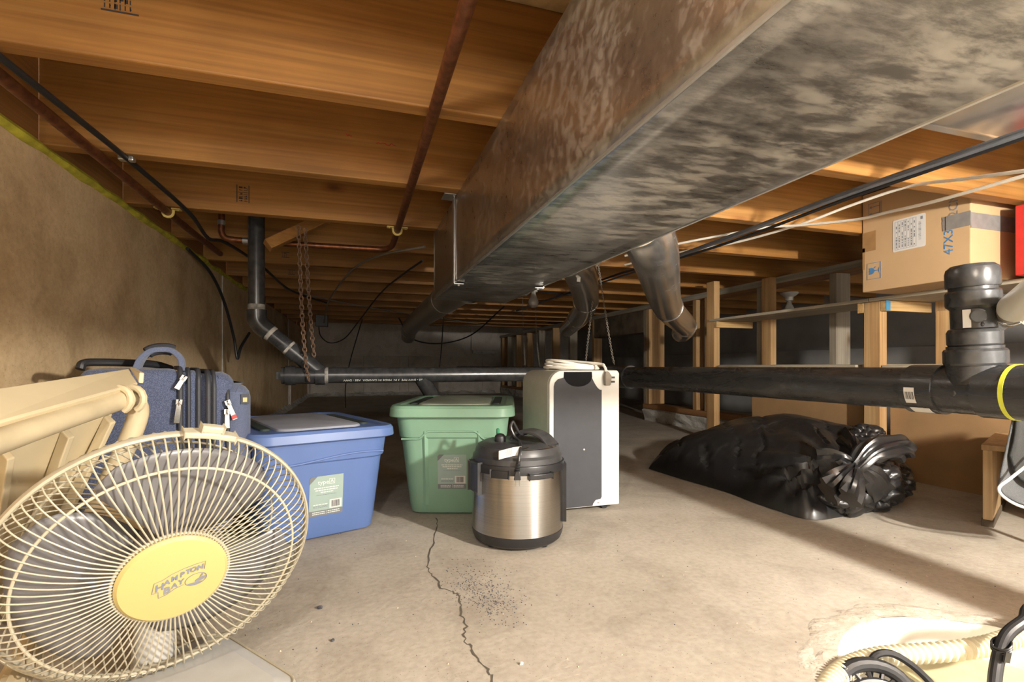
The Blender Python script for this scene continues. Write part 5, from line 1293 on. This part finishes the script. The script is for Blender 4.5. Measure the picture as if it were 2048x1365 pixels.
fs.append(tuple(reversed([nr * m + j for j in range(m)])))
MB().add(vs, fs, True).build('bag_body', 'bag', gb)
def crumple(c, rad, sc, seed, name, amp=0.35):
    bm = bmesh.new(); bmesh.ops.create_icosphere(bm, subdivisions=5, radius=1.0)
    for v in bm.verts:
        n = v.co.normalized(); k = 1 + 0.22 * noise.noise(n * 1.6 + V((seed, 0, 0)))
        k -= amp * 0.55 * math.exp(-(abs(noise.noise(n * 2.6 + V((0, seed, 0)))) / 0.13) ** 2)
        k -= amp * 0.10 * math.exp(-(abs(noise.noise(n * 5.5 + V((0, 0, seed)))) / 0.12) ** 2)
        p = V((n.x * sc[0], n.y * sc[1], n.z * sc[2])) * k * rad + V(c); p.z = max(0.003, p.z); v.co = p
    for f in bm.faces: f.smooth = True
    me = bpy.data.meshes.new(name); bm.to_mesh(me); bm.free(); me.materials.append(M['bag']); return link(name, me, gb)
crumple((1.46, 1.085, 0.075), 0.085, (1.25, 0.85, 0.9), 2.0, 'crumpled_end')
crumple((1.56, 1.125, 0.08), 0.075, (1.2, 1, 0.95), 5.0, 'crumpled_end')
crumple((1.35, 1.065, 0.07), 0.072, (1.3, 0.8, 0.9), 8.0, 'crumpled_end')
crumple((1.62, 1.22, 0.185), 0.065, (1.1, 1.0, 0.8), 12.0, 'crumpled_end')
# tied tail
kn = at_d(1715, 930, 1.335); tips = [kn + V((-0.01, 0.015, -0.02)), kn, at_d(1735, 908, 1.34), at_d(1762, 897, 1.35), at_d(1795, 893, 1.37), at_d(1806, 905, 1.38)]
tpt = spline(tips, 8); vs = []; fs = []; seg = 40
for i, p in enumerate(tpt):
    t = i / (len(tpt) - 1); tg_ = (tpt[min(i + 1, len(tpt) - 1)] - tpt[max(i - 1, 0)]).normalized(); u_ = tg_.cross(V((0, 1, 0.2))).normalized(); w_ = tg_.cross(u_)
    R_ = (0.030 * (1 - t) if t < 0.12 else 0) + 0.012 + 0.018 * min(1, t * 2.0)
    for k in range(seg):
        a = 2 * PI * k / seg; rr_ = R_ * (1 + 0.22 * math.sin(7 * a + 2 * t) + 0.25 * noise.noise(V((math.cos(a) * 2.5, math.sin(a) * 2.5, t * 5))))
        vs.append(p + (u_ * math.cos(a) + w_ * math.sin(a)) * rr_)
for i in range(len(tpt) - 1):
    for k in range(seg): k2 = (k + 1) % seg; fs.append((i * seg + k, i * seg + k2, (i + 1) * seg + k2, (i + 1) * seg + k))
fs += [tuple(reversed(range(seg))), tuple((len(tpt) - 1) * seg + k for k in range(seg))]
MB().add(vs, fs, True).build('tied_tail', 'bag', gb)
# gathered pleats fanning out from the knot
for q, r_ in ((at_d(1640, 925, 1.40), 0.020), (at_d(1655, 985, 1.31), 0.022), (at_d(1700, 1000, 1.28), 0.02), (at_d(1690, 880, 1.46), 0.018), (at_d(1755, 985, 1.38), 0.022)):
    p = kn; mid_ = p.lerp(q, 0.5) + V((-0.006, -0.012, 0.012)); P_ = spline([p, mid_, q], 8); vs = []; fs = []; seg = 18
    for i, c_ in enumerate(P_):
        t = i / (len(P_) - 1); tg_ = (q - p).normalized(); u_ = tg_.cross(V((0.3, 1, 0.4))).normalized(); w_ = tg_.cross(u_); R_ = 0.007 + r_ * t
        for k in range(seg): a = 2 * PI * k / seg; vs.append(c_ + (u_ * math.cos(a) * 1.5 + w_ * math.sin(a) * 0.75) * R_ * (1 + 0.25 * math.sin(5 * a + 4 * t)))
    for i in range(len(P_) - 1):
        for k in range(seg): k2 = (k + 1) % seg; fs.append((i * seg + k, i * seg + k2, (i + 1) * seg + k2, (i + 1) * seg + k))
    fs += [tuple(reversed(range(seg))), tuple((len(P_) - 1) * seg + k for k in range(seg))]
    MB().add(vs, fs, True).build('pleat', 'bag', gb)

# ================================================================== PLYWOOD STAND and FABRIC CHAIR at the right edge
pst = empty('plywood_stand', (1.75, 0.93, 0), label='low plywood stand with dark feet behind the fabric chair, right edge', cat='stand')
p0 = floor_pt(1985, 1056); rz_ = math.radians(24); pm = Matrix.Translation((p0.x, p0.y, 0)) @ Matrix.Rotation(rz_, 4, 'Z')
MB().box((0, 0, 0.018), (0.36, 0.019, 0.205), pm).build('side_panel', 'ply_edge', pst, bevel=0.001)
MB().box((0, -0.209, 0.018), (0.36, -0.19, 0.205), pm).build('side_panel', 'ply_edge', pst, bevel=0.001)
MB().box((-0.003, -0.213, 0.205), (0.365, 0.022, 0.219), pm).build('top_panel', 'ply_edge', pst, bevel=0.001)
MB().box((-0.003, -0.003, 0.0), (0.363, 0.022, 0.018), pm).build('foot_strip', 'header_old', pst, bevel=0.001)
MB().box((-0.003, -0.212, 0.0), (0.363, -0.187, 0.018), pm).build('foot_strip', 'header_old', pst, bevel=0.001)
fc = empty('fabric_chair', (1.55, 0.72, 0), label='grey and black fabric sling chair with white piping at the right edge', cat='chair')
def sling(cols, name, mat, par=fc, th=0.004):
    """cols: list of columns, each a list of points top to bottom"""
    C_ = [spline(c, 6) for c in cols]; m_ = len(C_[0]); rows = []
    for j in range(m_): rows.append(spline([c[j] for c in C_], 5))
    n_ = len(rows[0]); vs = [p for r in rows for p in r]; fs = [(j * n_ + i, j * n_ + i + 1, (j + 1) * n_ + i + 1, (j + 1) * n_ + i) for j in range(m_ - 1) for i in range(n_ - 1)]
    o = MB().add(vs, fs, True).build(name, mat, par); s_ = o.modifiers.new('t', 'SOLIDIFY'); s_.thickness = th; return o
D = at_d
sling([[D(2028, 800, 1.16), D(2022, 845, 1.16), D(2008, 910, 1.14), D(1998, 955, 1.12), D(1996, 978, 1.11)],
       [D(2045, 800, 1.20), D(2040, 845, 1.20), D(2026, 915, 1.17), D(2018, 965, 1.13), D(2012, 995, 1.10)],
       [D(2100, 800, 1.24), D(2095, 845, 1.24), D(2075, 915, 1.20), D(2058, 975, 1.14), D(2050, 1012, 1.08)],
       [D(2190, 800, 1.24), D(2190, 845, 1.24), D(2180, 920, 1.20), D(2165, 985, 1.13), D(2150, 1035, 1.07)]], 'fabric_seat', 'chair_fabric')
sling([[D(2034, 800, 1.15), D(2030, 850, 1.15), D(2026, 880, 1.14), D(2018, 912, 1.135)],
       [D(2070, 800, 1.17), D(2066, 850, 1.17), D(2060, 920, 1.15), D(2040, 960, 1.12)],
       [D(2190, 800, 1.19), D(2190, 850, 1.18), D(2180, 930, 1.15), D(2120, 990, 1.09)]], 'black_panel', 'chair_black')
MB().tube(spline([D(2150, 880, 1.10), D(2090, 905, 1.10), D(2048, 936, 1.095), D(2020, 958, 1.09), D(2001, 972, 1.09), D(1998, 982, 1.085), D(2006, 993, 1.08), D(2025, 1006, 1.075), D(2050, 1016, 1.07), D(2100, 1030, 1.065), D(2150, 1038, 1.06)], 6), 0.0032, 8).build('white_piping', 'white_plastic', fc)
lg = D(2110, 1030, 1.08)
for q in ((1.50, 0.62), (1.62, 0.52)):
    MB().tube([V((q[0], q[1], 0.0)), V((q[0] + 0.03, q[1] + 0.03, 0.3))], 0.008, 10).build('chair_leg', 'steel_strap', fc)

# ================================================================== SUMP PIT
pit = empty('sump_basin', (PC.x, PC.y, 0), label='round white sump basin sunk in the floor at bottom right', cat='sump basin')
mb = MB(); vs = []; fs = []; n = 72; prof = [(PR - 0.004, 0.0), (PR - 0.010, -0.02), (PR - 0.02, -0.14), (PR - 0.03, -0.30), (PR - 0.03, -0.31), (0.002, -0.31)]
for (r, z) in prof:
    for k in range(n): a = 2 * PI * k / n; vs.append((PC.x + r * math.cos(a), PC.y + r * math.sin(a), z))
for i in range(len(prof) - 1):
    for k in range(n): k2 = (k + 1) % n; fs.append((i * n + k, (i + 1) * n + k, (i + 1) * n + k2, i * n + k2))
MB().add(vs, fs, True).build('basin_wall', 'pit_white', pit)
# chipped mortar around the rim
vs = []; fs = []; m_ = 7
for k in range(n):
    a = 2 * PI * k / n
    for j in range(m_):
        s_ = j / (m_ - 1); w_ = 0.055 + 0.03 * noise.noise(V((math.cos(a) * 2, math.sin(a) * 2, 3)))
        r = PR - 0.006 + w_ * s_; z = 0.004 * math.sin(PI * min(1, s_ * 1.15 + 0.1)) * (0.5 + 1.2 * noise.noise(V((math.cos(a) * 7, math.sin(a) * 7, s_ * 4)))) if j < m_ - 1 else -0.002
        z += 0.004 * noise.noise(V((math.cos(a) * r * 90, math.sin(a) * r * 90, 5))) if j < m_ - 1 else 0
        vs.append((PC.x + r * math.cos(a), PC.y + r * math.sin(a), z))
for k in range(n):
    k2 = (k + 1) % n
    for j in range(m_ - 1): fs.append((k * m_ + j, k * m_ + j + 1, k2 * m_ + j + 1, k2 * m_ + j))
MB().add(vs, fs, True).build('mortar_rim', 'mortar', floor)
# half lid lying in the basin
lidp = []
for k in range(25): a = math.radians(-70 + 150 * k / 24); lidp.append((0.19 * math.cos(a), 0.19 * math.sin(a)))
MB().prism(lidp + [(-0.03, 0.17), (-0.06, -0.1)], 0.006, Matrix.Translation((PC.x + 0.012, PC.y + 0.01, -0.062)) @ Matrix.Rotation(math.radians(4), 4, 'X')).build('basin_lid', 'pit_lid', pit, bevel=0.001)
pump = empty('sump_pump', (PC.x - 0.10, PC.y + 0.0, -0.06), label='black sump pump handle and cable inside the white basin', cat='pump')
hc = at_d(1748, 1372, 0.69); hc.z = 0.0
hx = V((0.95, -0.3, 0)).normalized(); hy = V((0.15, 0.5, 0.85)).normalized(); hm = frame(at_d(1748, 1380, 0.68), hx, hy)
hp_ = []
for k in range(13): a = PI * k / 12; hp_.append(hm @ V((0.046 * math.cos(a), 0.030 * math.sin(a), 0)))
MB().tube([hm @ V((0.046, -0.06, 0))] + hp_ + [hm @ V((-0.046, -0.06, 0))], 0.0095, 12).build('handle', 'black_plastic', pump)
mb = MB()
for k in range(2, 11, 2): a = PI * k / 12; mb.tube([hm @ V((0.044 * math.cos(a), 0.028 * math.sin(a), 0)), hm @ V((0.024 * math.cos(a), 0.008 * math.sin(a), 0))], 0.003, 6)
hp2 = [hm @ V((0.026 * math.cos(PI * k / 12), 0.010 * math.sin(PI * k / 12), 0)) for k in range(13)]
mb.tube(hp2, 0.005, 8); mb.build('handle_ribs', 'black_plastic', pump)
MB().lathe([(0.06, -0.31), (0.065, -0.12), (0.05, -0.09), (0.03, -0.085)], 24, Matrix.Translation((PC.x - 0.11, PC.y + 0.03, 0))).build('pump_body', 'black_plastic', pump)
hd = at_d(1735, 1335, 0.70)
MB().tube(spline([at_d(1738, 1352, 0.70), at_d(1742, 1325, 0.70), at_d(1755, 1309, 0.70), at_d(1782, 1308, 0.70), at_d(1815, 1325, 0.695), at_d(1850, 1355, 0.69), at_d(1890, 1400, 0.68)], 8), 0.0048, 10).build('pump_cable', 'black_cable', pump)
# corrugated hose
hpts = spline([at_d(1640, 1400, 0.655), at_d(1668, 1358, 0.685), at_d(1705, 1332, 0.705), at_d(1762, 1315, 0.72), at_d(1840, 1308, 0.73), at_d(1930, 1300, 0.735), at_d(1995, 1287, 0.74), at_d(2048, 1266, 0.75), at_d(2140, 1225, 0.77), V((1.25, 0.45, 0.017)), V((1.6, 0.42, 0.016))], 26)
hose = MB().tube(hpts, lambda i, t: 0.0125 + 0.0022 * math.sin(i * PI / 2 + 0.6), 18).build('corrugated_hose', 'hose', label='cream corrugated discharge hose curving out of the sump basin', cat='hose')
bcab = empty('black_hose', at_d(1990, 1340, 0.69), label='thick black hose bent upright and taped to the corrugated hose, bottom right', cat='hose')
MB().tube(spline([V((1.4, 0.34, 0.009)), V((1.15, 0.40, 0.04)), at_d(2090, 1215, 0.72), at_d(2048, 1243, 0.705), at_d(2016, 1268, 0.70), at_d(2001, 1300, 0.695), at_d(1992, 1340, 0.685), at_d(1988, 1380, 0.675), at_d(1985, 1430, 0.66)], 8), 0.0078, 14).build('hose_body', 'black_cable', bcab)
mb = MB(); c_ = at_d(2003, 1296, 0.695)
for k in range(3): mb.tube([c_ + V((0.0105 * math.cos(2 * PI * j / 16), 0.0105 * math.sin(2 * PI * j / 16), 0.006 * math.cos(2 * PI * j / 16) + 0.003 * k)) for j in range(17)], 0.0014, 6)
mb.box((-0.016, -0.001, -0.01), (0.0, 0.001, 0.004), frame(c_ + V((0, -0.01, -0.006)), (0.9, 0.1, -0.3), (0, 1, 0))); mb.build('tape_tie', 'black_plastic', bcab)

# ================================================================== FLOOR BITS
def bits(name, spots, mat, label):
    mb = MB()
    for (x, y, r) in spots:
        q = [(x + r * random.uniform(-1, 1), y + r * random.uniform(-1, 1), 0.0002) for _ in range(1)]
        a = random.random() * 6; c, s_ = math.cos(a) * r, math.sin(a) * r
        mb.add([(x + c, y + s_, 0), (x - s_, y + c * .7, 0), (x - c * .8, y - s_, 0), (x + s_ * .6, y - c, 0), (x, y, r * 0.9)], [(0, 1, 4), (1, 2, 4), (2, 3, 4), (3, 0, 4)])
    return mb.build(name, mat, label=label, cat='debris', kind='stuff')
random.seed(21); sp = []
for k in range(700):
    px_ = random.gauss(965, 38); py_ = random.gauss(1185, 26) + (px_ - 965) * 0.35; p = floor_pt(px_, max(1120, py_)); sp.append((p.x, p.y, random.uniform(0.0006, 0.0018)))
bits('dark_grit', sp, 'debris', 'dark grit scattered on the floor before the cooker')
sp = []
for k in range(900):
    p = V((random.uniform(-0.5, 1.9), random.uniform(0.55, 2.4), 0))
    if (p.xy - PC).length > PR + 0.03: sp.append((p.x, p.y, random.choice((0.0006, 0.0008, 0.001, 0.0016))))
bits('floor_grit', sp, 'debris', 'small specks of dirt strewn over the concrete floor')
sp = []
for k in range(260):
    p = V((random.uniform(-0.4, 1.5), random.uniform(0.6, 2.0), 0))
    if (p.xy - PC).length > PR + 0.03: sp.append((p.x, p.y, random.choice((0.0008, 0.0012, 0.002))))
bits('pale_grit', sp, 'pebble', 'pale crumbs of concrete strewn over the floor')
def stone(px_, py_, r, mat, label, name='concrete_chip'):
    p = floor_pt(px_, py_); bm = bmesh.new(); bmesh.ops.create_icosphere(bm, subdivisions=2, radius=r)
    for v in bm.verts: v.co = v.co * (1 + 0.5 * noise.noise(v.co * (1.5 / r) + V((px_, 0, 0)))); v.co.z = max(-r * 0.5, v.co.z * 0.7)
    me = bpy.data.meshes.new(name); bm.to_mesh(me); bm.free(); me.materials.append(M[mat]); o = link(name, me, label=label, cat='debris'); o.location = (p.x, p.y, r * 0.5); return o
stone(548, 1362, 0.006, 'yellow_strap', 'yellowish chip on the floor at the bottom edge right of the fan base')
stone(640, 1218, 0.0045, 'debris', 'dark crumb on the floor midway between fan and crack')
stone(1043, 1330, 0.003, 'paper', 'tiny white chip on the floor near the bottom edge right of the crack')
stone(665, 1283, 0.003, 'debris', 'dark crumb on the floor below the other one, left of the crack')
MB().box((0.0, 0.0, 0.0), (0.75, 0.14, 0.04), Matrix.Translation((0.75, 4.9, 0)) @ Matrix.Rotation(0.05, 4, 'Z')).build('wood_plank', 'plate', label='brown wood plank on the floor far behind the green tote', cat='plank', bevel=0.003)
